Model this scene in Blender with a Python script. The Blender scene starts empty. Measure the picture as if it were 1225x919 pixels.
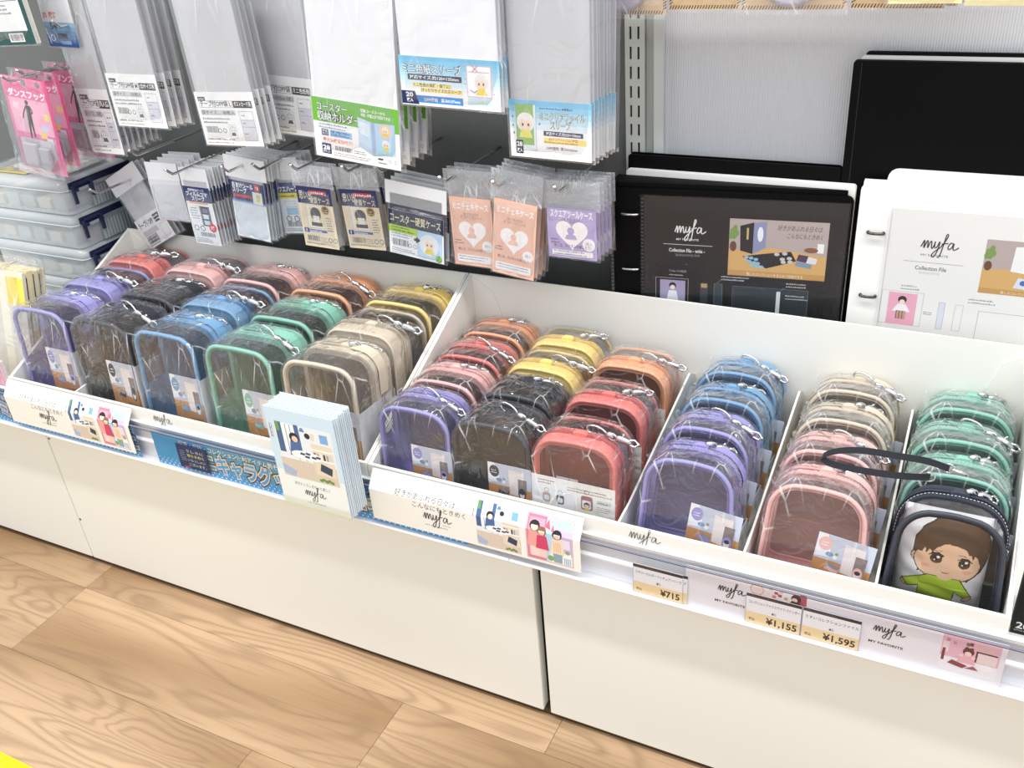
import bpy, bmesh, math, random
from mathutils import Vector, Matrix
random.seed(7)
SC = bpy.context.scene
COL = SC.collection
PI = math.pi

# ------------------------------------------------------------------ camera
F_PX, CAM = 1116.06, (1.3212, -0.7956, 1.1077)
YAW, PIT, ROL = -0.4991, -0.526, -0.0851
def cam_axes():
    cy, sy, cp, sp = math.cos(YAW), math.sin(YAW), math.cos(PIT), math.sin(PIT)
    fwd = Vector((sy*cp, cy*cp, sp)); right = Vector((cy, -sy, 0)); up = right.cross(fwd)
    cr, sr = math.cos(ROL), math.sin(ROL)
    return cr*right + sr*up, -sr*right + cr*up, fwd
AX = cam_axes()
cd = bpy.data.cameras.new('camera'); cam = bpy.data.objects.new('camera', cd); COL.objects.link(cam)
m3 = Matrix((AX[0], AX[1], -AX[2])).transposed()
cam.matrix_world = Matrix.Translation(CAM) @ m3.to_4x4()
cd.sensor_width = 36.0; cd.sensor_fit = 'HORIZONTAL'; cd.lens = F_PX/1225*36.0
cd.clip_start = 0.05
SC.camera = cam
def at(px, py, Y):                       # photograph pixel -> point on the plane at depth Y
    d = AX[0]*((px-612.5)/F_PX) - AX[1]*((py-459.5)/F_PX) + AX[2]
    t = (Y-CAM[1])/d.y
    return Vector(CAM) + d*t

# ------------------------------------------------------------------ light
w = bpy.data.worlds.new('shop_light'); SC.world = w; w.use_nodes = True
w.node_tree.nodes['Background'].inputs[0].default_value = (0.90, 0.955, 1.0, 1)
w.node_tree.nodes['Background'].inputs[1].default_value = 0.86
def strip_light(name, x, y, z, lx, ly, e):
    l = bpy.data.lights.new(name, 'AREA'); l.shape = 'RECTANGLE'; l.size = lx; l.size_y = ly; l.energy = e
    l.color = (1.0, 0.99, 0.975)
    o = bpy.data.objects.new(name, l); o.location = (x, y, z); COL.objects.link(o); return o
strip_light('ceiling_strip_light', 0.8, -0.48, 2.6, 5.0, 0.10, 70)
strip_light('ceiling_strip_light', 0.8, -2.3, 2.6, 5.0, 0.14, 16)
strip_light('ceiling_strip_light', 0.8, -4.2, 2.6, 5.0, 0.14, 16)
SC.view_settings.view_transform = 'Standard'; SC.view_settings.look = 'None'
SC.view_settings.exposure = 0.26; SC.view_settings.gamma = 1.0
SC.view_settings.use_curve_mapping = False
SC.cycles.transparent_max_bounces = 40
SC.cycles.max_bounces = 10
SC.cycles.caustics_reflective = False; SC.cycles.caustics_refractive = False

# ------------------------------------------------------------------ materials
def lin(h):
    h = h.lstrip('#'); h = h if len(h) == 6 else ''.join(q*2 for q in h); c = [int(h[i:i+2], 16)/255 for i in (0, 2, 4)]
    return tuple(x/12.92 if x <= .04045 else ((x+.055)/1.055)**2.4 for x in c) + (1,)
_m = {}
def pm(hexc, rough=0.55, metal=0.0, spec=0.4, grain=0.0):
    k = (hexc, rough, metal, spec, grain)
    if k in _m: return _m[k]
    m = bpy.data.materials.new('paint_' + hexc.strip('#')); m.use_nodes = True
    nt = m.node_tree; b = nt.nodes['Principled BSDF']
    b.inputs['Base Color'].default_value = lin(hexc); b.inputs['Roughness'].default_value = rough
    b.inputs['Metallic'].default_value = metal; b.inputs['Specular IOR Level'].default_value = spec
    if grain:
        tc = nt.nodes.new('ShaderNodeTexCoord'); n = nt.nodes.new('ShaderNodeTexNoise')
        n.inputs['Scale'].default_value = grain; n.inputs['Detail'].default_value = 3
        nt.links.new(tc.outputs['Object'], n.inputs['Vector'])
        bu = nt.nodes.new('ShaderNodeBump'); bu.inputs['Strength'].default_value = 0.25; bu.inputs['Distance'].default_value = 0.0006
        nt.links.new(n.outputs['Fac'], bu.inputs['Height']); nt.links.new(bu.outputs['Normal'], b.inputs['Normal'])
    _m[k] = m; return m

def film(name, tint=(0.97, 0.97, 0.98), haze=0.05, refl=1.0, rough=0.12, bump=0.7, scale=45.0, dist=0.004, hazecol=(0.9, 0.92, 0.95), crease_glint=0.0):
    m = bpy.data.materials.new(name); m.use_nodes = True; nt = m.node_tree
    for n in list(nt.nodes):
        if n.type != 'OUTPUT_MATERIAL': nt.nodes.remove(n)
    out = nt.nodes['Material Output']; N = nt.nodes.new; L = nt.links.new
    tc = N('ShaderNodeTexCoord'); no = N('ShaderNodeTexNoise')
    no.inputs['Scale'].default_value = scale; no.inputs['Detail'].default_value = 2.5; no.inputs['Distortion'].default_value = 1.4
    L(tc.outputs['Object'], no.inputs['Vector'])
    sub = N('ShaderNodeMath'); sub.operation = 'SUBTRACT'; sub.inputs[1].default_value = 0.5; L(no.outputs['Fac'], sub.inputs[0])
    ab = N('ShaderNodeMath'); ab.operation = 'ABSOLUTE'; L(sub.outputs[0], ab.inputs[0])
    bu = N('ShaderNodeBump'); bu.inputs['Strength'].default_value = bump; bu.inputs['Distance'].default_value = dist
    L(ab.outputs[0], bu.inputs['Height'])
    lw = N('ShaderNodeLayerWeight'); lw.inputs['Blend'].default_value = 0.5; L(bu.outputs['Normal'], lw.inputs['Normal'])
    pw = N('ShaderNodeMath'); pw.operation = 'POWER'; pw.inputs[1].default_value = 4.0; L(lw.outputs['Facing'], pw.inputs[0])
    mu = N('ShaderNodeMath'); mu.operation = 'MULTIPLY_ADD'; mu.inputs[1].default_value = 0.8*refl; mu.inputs[2].default_value = 0.045*refl; mu.use_clamp = True; L(pw.outputs[0], mu.inputs[0])
    tr = N('ShaderNodeBsdfTransparent'); tr.inputs[0].default_value = (*tint, 1)
    gl = N('ShaderNodeBsdfGlossy'); gl.inputs['Roughness'].default_value = rough; gl.inputs['Color'].default_value = (1, 1, 1, 1)
    L(bu.outputs['Normal'], gl.inputs['Normal'])
    m1 = N('ShaderNodeMixShader'); L(mu.outputs[0], m1.inputs[0]); L(tr.outputs[0], m1.inputs[1]); L(gl.outputs[0], m1.inputs[2])
    di = N('ShaderNodeBsdfDiffuse'); di.inputs[0].default_value = (*hazecol, 1)
    m2 = N('ShaderNodeMixShader'); m2.inputs[0].default_value = haze
    if crease_glint:                            # white lines on the folds: film highlights painted in as diffuse haze
        mp = N('ShaderNodeMapping'); mp.inputs['Rotation'].default_value = (.5, .9, .4); mp.inputs['Scale'].default_value = (1.0, .55, .45); L(tc.outputs['Object'], mp.inputs[0])
        n2 = N('ShaderNodeTexVoronoi'); n2.feature = 'DISTANCE_TO_EDGE'; n2.inputs['Scale'].default_value = scale*1.5
        L(mp.outputs[0], n2.inputs['Vector'])
        r2 = N('ShaderNodeMapRange'); r2.inputs[1].default_value = 0.0; r2.inputs[2].default_value = 0.035; r2.inputs[3].default_value = crease_glint; r2.inputs[4].default_value = 0.0; L(n2.outputs['Distance'], r2.inputs[0])
        n3 = N('ShaderNodeTexNoise'); n3.inputs['Scale'].default_value = scale*.7; L(tc.outputs['Object'], n3.inputs['Vector'])
        r3 = N('ShaderNodeMapRange'); r3.inputs[1].default_value = 0.52; r3.inputs[2].default_value = 0.66; L(n3.outputs['Fac'], r3.inputs[0])
        m3_ = N('ShaderNodeMath'); m3_.operation = 'MULTIPLY_ADD'; m3_.inputs[2].default_value = haze; L(r2.outputs[0], m3_.inputs[0]); L(r3.outputs[0], m3_.inputs[1]); L(m3_.outputs[0], m2.inputs[0])
    L(m1.outputs[0], m2.inputs[1]); L(di.outputs[0], m2.inputs[2])
    L(m2.outputs[0], out.inputs['Surface']); return m
BAG = film('bag_film', haze=0.02, refl=1.5, rough=0.07, bump=0.8, scale=26, dist=0.009, crease_glint=0.6, hazecol=(.95, .95, .97))
PACK = film('pack_film', haze=0.05, refl=1.3, rough=0.10, bump=0.7, scale=18, dist=0.006, crease_glint=0.4)
HEAD = film('header_film', haze=0.20, refl=1.8, rough=0.09, bump=1.0, scale=34, dist=0.008, crease_glint=0.7)
SLEEVE = film('sleeve_sheets', tint=(0.92, 0.93, 0.95), haze=0.52, refl=1.0, rough=0.2, bump=0.5, scale=9, dist=0.012, hazecol=(0.86, 0.86, 0.87))
MILK = film('milky_sleeves', tint=(0.95, 0.96, 0.98), haze=0.90, refl=0.6, rough=0.3, bump=0.15, scale=10, dist=0.004, hazecol=(0.95, 0.96, 0.98))
VINYL = film('clear_vinyl', tint=(0.80, 0.79, 0.80), haze=0.010, refl=1.0, rough=0.06, bump=0.25, scale=22, dist=0.004)  # tint set below clear, putting enclosure shade into the pouch interiors
RAILPVC = film('rail_cover', tint=(0.97, 0.97, 0.98), haze=0.008, refl=0.35, rough=0.08, bump=0.0)
SHEETPP = film('sheet_pocket', tint=(0.98, 0.98, 0.985), haze=0.006, refl=0.35, rough=0.15, bump=0.0)
CASEPP = film('storage_case_plastic', tint=(0.88, 0.92, 0.94), haze=0.40, refl=1.2, rough=0.12, bump=0.3, scale=14, hazecol=(0.93, 0.96, 0.98))
WHITE = pm('#f0eee8', 0.6); BOARD = pm('#f1efe8', 0.62, grain=300)
CHROME = pm('#d8d8da', 0.14, 1.0); INK = pm('#161616', 0.5); PAPER = pm('#f4f4f4', 0.5); BLACK = pm('#040405', 0.5, 0, .15)

def streak_mat(name, a, b, scale, rough, axis='X', bumpd=0.002):
    """vertical fine ribs of a corrugated back panel"""
    m = bpy.data.materials.new(name); m.use_nodes = True; nt = m.node_tree; bs = nt.nodes['Principled BSDF']
    N = nt.nodes.new; L = nt.links.new
    tc = N('ShaderNodeTexCoord'); wv = N('ShaderNodeTexWave'); wv.bands_direction = axis
    wv.inputs['Scale'].default_value = scale; wv.inputs['Distortion'].default_value = 0.15
    L(tc.outputs['Object'], wv.inputs['Vector'])
    r = N('ShaderNodeMix'); r.data_type = 'RGBA'; r.inputs[6].default_value = lin(a); r.inputs[7].default_value = lin(b)
    L(wv.outputs['Fac'], r.inputs[0]); L(r.outputs[2], bs.inputs['Base Color'])
    bu = N('ShaderNodeBump'); bu.inputs['Distance'].default_value = bumpd; bu.inputs['Strength'].default_value = 0.3
    L(wv.outputs['Fac'], bu.inputs['Height']); L(bu.outputs['Normal'], bs.inputs['Normal'])
    bs.inputs['Roughness'].default_value = rough; return m

def wood_mat():
    m = bpy.data.materials.new('floor_wood'); m.use_nodes = True; nt = m.node_tree; bs = nt.nodes['Principled BSDF']
    N = nt.nodes.new; L = nt.links.new
    tc = N('ShaderNodeTexCoord'); oi = N('ShaderNodeObjectInfo')
    off = N('ShaderNodeVectorMath'); off.operation = 'MULTIPLY_ADD'
    cmb = N('ShaderNodeCombineXYZ'); 
    mulr = N('ShaderNodeMath'); mulr.operation = 'MULTIPLY'; mulr.inputs[1].default_value = 37.0; L(oi.outputs['Random'], mulr.inputs[0])
    for i in range(3): L(mulr.outputs[0], cmb.inputs[i])
    off.inputs[1].default_value = (1.5, 7.0, 1.0); L(tc.outputs['Object'], off.inputs[0]); L(cmb.outputs[0], off.inputs[2])
    n1 = N('ShaderNodeTexNoise'); n1.inputs['Scale'].default_value = 1.25; n1.inputs['Detail'].default_value = 2; n1.inputs['Distortion'].default_value = 0.6
    L(off.outputs[0], n1.inputs['Vector'])
    # cathedral rings: sine of a smooth height field
    ml = N('ShaderNodeMath'); ml.operation = 'MULTIPLY'; ml.inputs[1].default_value = 75.0; L(n1.outputs['Fac'], ml.inputs[0])
    sn = N('ShaderNodeMath'); sn.operation = 'SINE'; L(ml.outputs[0], sn.inputs[0])
    mr = N('ShaderNodeMapRange'); mr.inputs[1].default_value = -1; mr.inputs[2].default_value = 1; L(sn.outputs[0], mr.inputs[0])
    pw = N('ShaderNodeMath'); pw.operation = 'POWER'; pw.inputs[1].default_value = 3.0; L(mr.outputs[0], pw.inputs[0])
    off2 = N('ShaderNodeVectorMath'); off2.operation = 'MULTIPLY'; off2.inputs[1].default_value = (3, 120, 1); L(tc.outputs['Object'], off2.inputs[0])
    n2 = N('ShaderNodeTexNoise'); n2.inputs['Scale'].default_value = 2.0; n2.inputs['Detail'].default_value = 4; L(off2.outputs[0], n2.inputs['Vector'])
    n3 = N('ShaderNodeTexNoise'); n3.inputs['Scale'].default_value = 0.8; n3.inputs['Detail'].default_value = 1; L(off.outputs[0], n3.inputs['Vector'])
    r1 = N('ShaderNodeValToRGB'); r1.color_ramp.elements[0].position = .38; r1.color_ramp.elements[1].position = .62
    r1.color_ramp.elements[0].color = lin('#977653'); r1.color_ramp.elements[1].color = lin('#c4a380'); L(n3.outputs['Fac'], r1.inputs[0])
    x1 = N('ShaderNodeMix'); x1.data_type = 'RGBA'; x1.inputs[7].default_value = lin('#82664b')
    f1 = N('ShaderNodeMath'); f1.operation = 'MULTIPLY'; f1.inputs[1].default_value = 0.42; L(pw.outputs[0], f1.inputs[0])
    L(f1.outputs[0], x1.inputs[0]); L(r1.outputs[0], x1.inputs[6])
    x2 = N('ShaderNodeMix'); x2.data_type = 'RGBA'; x2.inputs[7].default_value = lin('#7b6047')
    f2 = N('ShaderNodeMapRange'); f2.inputs[1].default_value = .52; f2.inputs[2].default_value = .8; f2.inputs[4].default_value = .55; L(n2.outputs['Fac'], f2.inputs[0])
    L(f2.outputs[0], x2.inputs[0]); L(x1.outputs[2], x2.inputs[6])
    hs = N('ShaderNodeHueSaturation'); vv = N('ShaderNodeMapRange'); vv.inputs[3].default_value = .86; vv.inputs[4].default_value = 1.1
    L(oi.outputs['Random'], vv.inputs[0]); L(vv.outputs[0], hs.inputs['Value']); L(x2.outputs[2], hs.inputs['Color'])
    L(hs.outputs[0], bs.inputs['Base Color']); bs.inputs['Roughness'].default_value = 0.42
    return m

# ------------------------------------------------------------------ mesh building
class MB:
    def __init__(s): s.v = []; s.f = []; s.mi = []; s.mats = []; s.sm = []
    def mat(s, m):
        if m not in s.mats: s.mats.append(m)
        return s.mats.index(m)
    def add(s, vs, fs, m, smooth=False):
        b = len(s.v); i = s.mat(m); s.v += [tuple(p) for p in vs]
        for f in fs: s.f.append([b+k for k in f]); s.mi.append(i); s.sm.append(smooth)
    def box(s, x0, x1, y0, y1, z0, z1, m, c=0.0):
        if c <= 0:
            vs = [(x, y, z) for z in (z0, z1) for y in (y0, y1) for x in (x0, x1)]
            s.add(vs, [(0, 2, 3, 1), (4, 5, 7, 6), (0, 1, 5, 4), (2, 6, 7, 3), (0, 4, 6, 2), (1, 3, 7, 5)], m); return
        bm = bmesh.new(); bmesh.ops.create_cube(bm, size=1)
        for v in bm.verts:
            v.co = ((x0+x1)/2+v.co.x*(x1-x0), (y0+y1)/2+v.co.y*(y1-y0), (z0+z1)/2+v.co.z*(z1-z0))
        bmesh.ops.bevel(bm, geom=bm.edges[:], offset=c, segments=2, affect='EDGES', profile=.5)
        bm.verts.index_update(); s.add([v.co[:] for v in bm.verts], [[v.index for v in f.verts] for f in bm.faces], m); bm.free()
    def tube(s, path, r, m, n=8, closed=False, cap=True):
        P = [Vector(p) for p in path]; K = len(P); vs = []; prev = None
        for i, p in enumerate(P):
            a = P[(i-1) % K] if (closed or i) else p; b = P[(i+1) % K] if (closed or i < K-1) else p
            t = (b-a).normalized()
            if prev is None:
                ref = Vector((0, 1, 0)) if abs(t.y) < .9 else Vector((1, 0, 0)); u = t.cross(ref).normalized()
            else:
                u = (prev - t*prev.dot(t)).normalized()
            prev = u; v = t.cross(u); rr = r[i] if isinstance(r, (list, tuple)) else r
            vs += [p + u*math.cos(2*PI*k/n)*rr + v*math.sin(2*PI*k/n)*rr for k in range(n)]
        fs = []
        for i in range(K if closed else K-1):
            j = (i+1) % K
            for k in range(n): fs.append((i*n+k, i*n+(k+1) % n, j*n+(k+1) % n, j*n+k))
        if not closed and cap: fs += [tuple(range(n))[::-1], tuple((K-1)*n+k for k in range(n))]
        s.add(vs, fs, m, True)
    def loft(s, rings, m, closed=True, smooth=True, cap0=False, cap1=False):
        n = len(rings[0]); vs = [p for r in rings for p in r]; fs = []
        for i in range(len(rings)-1):
            for k in range(n if closed else n-1):
                fs.append((i*n+k, i*n+(k+1) % n, (i+1)*n+(k+1) % n, (i+1)*n+k))
        s.add(vs, fs, m, smooth)
        if cap0: s.add(rings[0], [tuple(range(n))[::-1]], m)
        if cap1: s.add(rings[-1], [tuple(range(n))], m)
    def prism(s, poly, y0, y1, m):              # outline in x,z
        n = len(poly); vs = [(x, y0, z) for x, z in poly] + [(x, y1, z) for x, z in poly]
        s.add(vs, [tuple(range(n)), tuple(range(n, 2*n))[::-1]] + [(k, k+n, (k+1) % n+n, (k+1) % n) for k in range(n)], m)
    def mesh(s, name):
        me = bpy.data.meshes.new(name); me.from_pydata(s.v, [], s.f)
        for m in s.mats: me.materials.append(m)
        me.polygons.foreach_set('material_index', s.mi); me.polygons.foreach_set('use_smooth', s.sm)
        me.update()
        bm = bmesh.new(); bm.from_mesh(me); bmesh.ops.recalc_face_normals(bm, faces=bm.faces[:]); bm.to_mesh(me); bm.free()
        return me
def link(name, me, parent=None, loc=None, rot=None):
    o = bpy.data.objects.new(name, me); COL.objects.link(o)
    if parent: o.parent = parent
    if loc is not None: o.location = loc
    if rot is not None: o.rotation_euler = rot
    return o
def part(name, mb, parent, label=None, **k):
    o = link(name, mb if isinstance(mb, bpy.types.Mesh) else mb.mesh(name), parent, **k)
    if label: o['label'] = label
    return o
def tag(o, label, cat, group=None):
    o['label'] = label; o['category'] = cat
    if group: o['group'] = group
    return o
def thing(name, label, cat, loc=(0, 0, 0), rot=(0, 0, 0), group=None):
    o = bpy.data.objects.new(name, None); COL.objects.link(o); o.location = loc; o.rotation_euler = rot
    o.empty_display_size = 0.02
    return tag(o, label, cat, group)
def struct(name, mb, parent=None):
    o = link(name, mb if isinstance(mb, bpy.types.Mesh) else mb.mesh(name), parent)
    if not parent: o['kind'] = 'structure'
    return o
def rrect(x0, z0, x1, z1, r, n=4):
    r = min(r, (x1-x0)/2.001, (z1-z0)/2.001); o = []
    for cx, cz, a in ((x1-r, z0+r, -PI/2), (x1-r, z1-r, 0), (x0+r, z1-r, PI/2), (x0+r, z0+r, PI)):
        for k in range(n+1): t = a+PI/2*k/n; o.append((cx+r*math.cos(t), cz+r*math.sin(t)))
    return o
def spline(pts, n=6):
    o = []; P = pts
    for i in range(len(P)-1):
        p0, p1, p2, p3 = P[max(i-1, 0)], P[i], P[i+1], P[min(i+2, len(P)-1)]
        for k in range(n):
            t = k/n
            o.append(tuple(.5*((2*b)+(c-a)*t+(2*a-5*b+4*c-d)*t*t+(-a+3*b-3*c+d)*t**3) for a, b, c, d in zip(p0, p1, p2, p3)))
    o.append(tuple(P[-1])); return o

# ------------------------------------------------------------------ flat print (lettering and pictures printed on cards)
_txt = {}
def text_geo(s, bold):
    k = (s, bold)
    if k in _txt: return _txt[k]
    c = bpy.data.curves.new('lettering', 'FONT'); c.body = s; c.resolution_u = 2; c.offset = bold*.55
    o = bpy.data.objects.new('lettering', c); COL.objects.link(o)
    me = bpy.data.meshes.new_from_object(o.evaluated_get(bpy.context.evaluated_depsgraph_get()))
    vs = [(v.co.x, v.co.y) for v in me.vertices]; fs = [list(p.vertices) for p in me.polygons]
    bpy.data.objects.remove(o); bpy.data.curves.remove(c); bpy.data.meshes.remove(me)
    _txt[k] = (vs, fs); return _txt[k]
EPS = 0.00005
MYFA = [[(0, .05), (.05, .20), (.09, .28), (.09, .02), (.14, .20), (.19, .28), (.20, .03), (.25, .21), (.30, .27), (.31, .08), (.34, .02), (.38, .12), (.41, .27)],
        [(.41, .27), (.40, .12), (.43, .05), (.48, .10), (.54, .28), (.52, .05), (.46, -.18), (.39, -.27), (.35, -.20), (.42, -.08), (.56, .06)],
        [(.56, .06), (.66, .22), (.74, .42), (.76, .52), (.72, .54), (.69, .40), (.65, .12), (.61, -.12), (.56, -.26), (.52, -.24)], [(.60, .20), (.79, .24)],
        [(.95, .22), (.87, .26), (.80, .12), (.83, .03), (.91, .11), (.96, .25), (.95, .07), (1.0, .03), (1.12, .12)]]
class Print:
    """card-space drawing: x right, y up, in metres; later marks lie a hair above earlier ones"""
    def __init__(s, w, h): s.w = w; s.h = h; s.items = []; s.bb = []; s.rng = random.Random(int(w*1e4)*31+int(h*1e4))
    def _put(s, vs, fs, col):
        xs = [v[0] for v in vs]; ys = [v[1] for v in vs]; b = (min(xs), min(ys), max(xs), max(ys)); L = 1
        for (q, l) in s.bb:
            if l >= L and q[0] < b[2] and b[0] < q[2] and q[1] < b[3] and b[1] < q[3]: L = l+1
        s.bb.append((b, L)); s.items.append((vs, fs, col, L))
    def poly(s, pts, col): s._put(list(pts), [list(range(len(pts)))], col)
    def rect(s, x0, y0, x1, y1, col, r=0): s.poly(rrect(x0, y0, x1, y1, r) if r else [(x0, y0), (x1, y0), (x1, y1), (x0, y1)], col)
    def frame(s, x0, y0, x1, y1, t, col):
        vs = [(x0, y0), (x1, y0), (x1, y1), (x0, y1), (x0+t, y0+t), (x1-t, y0+t), (x1-t, y1-t), (x0+t, y1-t)]
        s._put(vs, [[k, (k+1) % 4, 4+(k+1) % 4, 4+k] for k in range(4)], col)
    def disc(s, x, y, rx, col, ry=None, n=20): ry = ry or rx; s.poly([(x+rx*math.cos(2*PI*k/n), y+ry*math.sin(2*PI*k/n)) for k in range(n)], col)
    def ring(s, x, y, r, t, col, n=20):
        vs = [(x+q*math.cos(2*PI*k/n), y+q*math.sin(2*PI*k/n)) for q in (r, r-t) for k in range(n)]
        s._put(vs, [[k, (k+1) % n, n+(k+1) % n, n+k] for k in range(n)], col)
    def line(s, pts, t, col):
        for a, b in zip(pts, pts[1:]):
            d = Vector((b[0]-a[0], b[1]-a[1])); 
            if d.length < 1e-9: continue
            n = Vector((-d.y, d.x)).normalized()*t/2
            s.items.append(([(a[0]+n.x, a[1]+n.y), (a[0]-n.x, a[1]-n.y), (b[0]-n.x, b[1]-n.y), (b[0]+n.x, b[1]+n.y)], [[0, 1, 2, 3]], col, 9))
    def text(s, t, x, y, h, col, w=None, bold=0.0, al='l', rot=0.0, shear=0.0):
        vs, fs = text_geo(t, bold)
        if not vs: return
        x0 = min(v[0] for v in vs); x1 = max(v[0] for v in vs); sc = h/0.72; sx = sc if w is None else w/(x1-x0)
        W = (x1-x0)*sx; ox = {'l': 0, 'c': -W/2, 'r': -W}[al]; c, q = math.cos(rot), math.sin(rot); o = []
        for a, b in vs:
            u, v = (a-x0)*sx+ox+shear*b*sc, b*sc; o.append((x+u*c-v*q, y+u*q+v*c))
        s._put(o, fs, col)
    def outlined(s, t, x, y, h, col, oc, w=None, bold=0.0, ob=0.10, **k):
        bold *= .4
        s.text(t, x, y, h, oc, w=w*1.0 if w else None, bold=ob, **k); s.text(t, x, y, h, col, w=w, bold=bold, **k)
    def tiny(s, x, y, w, rows, h, col, gap=1.6, ragged=True):
        vs = []; fs = []
        for r in range(rows):
            yy = y-r*h*gap; xx = x; end = x+w*(s.rng.uniform(.7, 1) if ragged else 1)
            while xx < end:
                a = h*s.rng.uniform(.45, .9); k = len(vs); t = h*s.rng.uniform(.5, 1)
                vs += [(xx, yy), (xx+a, yy), (xx+a, yy+t), (xx, yy+t)]; fs.append([k, k+1, k+2, k+3]); xx += a+h*s.rng.uniform(.25, .6)
        if vs: s._put(vs, fs, col)
    def barcode(s, x, y, w, h, col='#1a1a1a'):
        vs = []; fs = []; xx = x
        while xx < x+w:
            a = w*s.rng.uniform(.012, .045); k = len(vs); vs += [(xx, y), (xx+a, y), (xx+a, y+h), (xx, y+h)]; fs.append([k, k+1, k+2, k+3]); xx += a+w*s.rng.uniform(.015, .045)
        s._put(vs, fs, col)
    def logo(s, x, y, wd, col, t=0.035):
        for st in MYFA:
            s.line([(x+a*wd, y+b*wd) for a, b in spline(st, 5)], t*wd*.78, col)
    def heart(s, x, y, r, col):
        s.poly([(x+r*.0625*16*math.sin(t)**3, y+r*.0625*(13*math.cos(t)-5*math.cos(2*t)-2*math.cos(3*t)-math.cos(4*t))) for t in [2*PI*k/28 for k in range(28)]], col)
    def chibi(s, x, y, r, hair, skin='#f6d9c4', top='#e7d24c'):
        s.disc(x, y+r*.1, r, hair); s.poly([(x-r*.8, y-r*1.5), (x+r*.8, y-r*1.5), (x+r*.45, y-r*.6), (x-r*.45, y-r*.6)], top)
        s.disc(x, y-r*.1, r*.72, skin, r*.62); s.poly([(x-r*.8, y+r*.2), (x-r*.3, y+r*.7), (x+r*.8, y+r*.2), (x+r*.25, y+r*.45), (x, y+r*.15), (x-r*.3, y+r*.45)], hair)
        for q in (-1, 1): s.disc(x+q*r*.32, y-r*.15, r*.11, '#3a2a22', r*.17, 8)
    def person(s, x, y, h, hair, top, bottom, skin='#f2d2bd'):
        u = h/7.2
        s.poly([(x-u*.8, y), (x+u*.8, y), (x+u*.9, y+u*2.2), (x-u*.9, y+u*2.2)], bottom)
        s.poly([(x-u*1.35, y+u*2.0), (x+u*1.35, y+u*2.0), (x+u*.95, y+u*5.2), (x-u*.95, y+u*5.2)], top)
        s.disc(x, y+u*6.2, u*.95, hair, n=12); s.disc(x, y+u*6.0, u*.66, skin, n=12)
        s.poly([(x-u*.8, y+u*6.3), (x+u*.8, y+u*6.3), (x+u*.5, y+u*6.9), (x-u*.5, y+u*6.9)], hair)
    def room(s, x, y, w, h):
        R = lambda a, b, c, d, col: s.rect(x+a*w, y+b*h, x+c*w, y+d*h, col)
        R(0, 0, 1, 1, '#e9eef2'); R(0, 0, 1, .34, '#d9c9b8'); R(.02, .45, .13, 1, '#4a6590'); R(.13, .5, .36, .98, '#f7fafc'); R(.36, .5, .44, 1, '#4f6b9a')
        for q in (.2, .28): R(q, .5, q+.012, .98, '#6c7f9c')
        R(.02, .83, .09, 1, '#6f9a63')
        R(.62, .15, .98, .72, '#e8d8c2'); R(.62, .6, .98, .63, '#fbfbfb'); R(.62, .42, .98, .45, '#fbfbfb')
        for k, c in enumerate(('#31435f', '#c9a27d', '#f0f0ee', '#25303f', '#8fa6bf', '#d6d3cc')): R(.64+k*.055, .45, .675+k*.055, .56, c)
        s.disc(x+.58*w, y+.84*h, .05*w, '#232b38'); R(.64, .78, .70, .9, '#e6d8c4'); R(.8, .76, .94, .92, '#7fb0df'); s.poly([(x+.45*w, y+.9*h), (x+.55*w, y+.9*h), (x+.52*w, y+.97*h), (x+.48*w, y+.97*h)], '#5a8bc0')
        s.poly([(x+.2*w, y+.42*h), (x+.44*w, y+.42*h), (x+.42*w, y+.7*h), (x+.25*w, y+.7*h)], '#4d6fa6')
        s.disc(x+.33*w, y+.76*h, .085*w, '#20242c'); s.disc(x+.34*w, y+.735*h, .055*w, '#f0cdb5')
        s.disc(x+.5*w, y+.46*h, .28*w, '#fafafa', .085*h)
        for a, b in ((.38, .47), (.48, .49), (.58, .44), (.46, .43), (.66, .46)): s.poly([(x+a*w, y+b*h), (x+(a+.08)*w, y+(b-.01)*h), (x+(a+.1)*w, y+(b+.03)*h), (x+(a+.02)*w, y+(b+.04)*h)], '#3b4d70')
        for a in (.35, .48, .6): R(a, .16, a+.02, .4, '#e4d4c4')
        s.poly([(x+.7*w, y+.24*h), (x+.9*w, y+.18*h), (x+.93*w, y+.32*h), (x+.74*w, y+.38*h)], '#34425f')
        s.poly([(x, y+.05*h), (x+.2*w, y+.0*h), (x+.25*w, y+.12*h), (x, y+.22*h)], '#aab8d6')
        for k in range(5): s.disc(x+(.68+.05*k)*w, y+(.05+.02*(k % 2))*h, .035*w, '#6d8f52', .03*h, 8)
    def street(s, x, y, w, h):
        R = lambda a, b, c, d, col: s.rect(x+a*w, y+b*h, x+c*w, y+d*h, col)
        R(0, 0, 1, 1, '#bcd9ef'); R(0, 0, .42, 1, '#dd7f9b'); R(.04, .06, .38, .94, '#eaa3b6'); R(.62, .25, 1, .8, '#c9b6d6'); R(.7, .4, .96, .62, '#e9dff0')
        R(.5, 0, 1, .24, '#e9ecef'); R(.8, .02, .98, .3, '#f4f4f2')
        for k in range(5): R(.82+k*.032, .02, .835+k*.032, .18, '#7aa6c8')
        s.poly([(x+.4*w, y+.8*h), (x+.62*w, y+.72*h), (x+.56*w, y+.92*h), (x+.46*w, y+.96*h)], '#e56a78'); s.poly([(x+.47*w, y+.95*h), (x+.53*w, y+.74*h), (x+.57*w, y+.9*h)], '#f8f3f0')
        s.person(x+.17*w, y+.06*h, .84*h, '#2a2226', '#f0a8a0', '#f5d8cf'); s.person(x+.34*w, y+.06*h, .74*h, '#8a5f45', '#d3486e', '#f0d0c8')
        s.person(x+.68*w, y+.02*h, .78*h, '#1f1c22', '#f3dcc0', '#8fa8ae')
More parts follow.
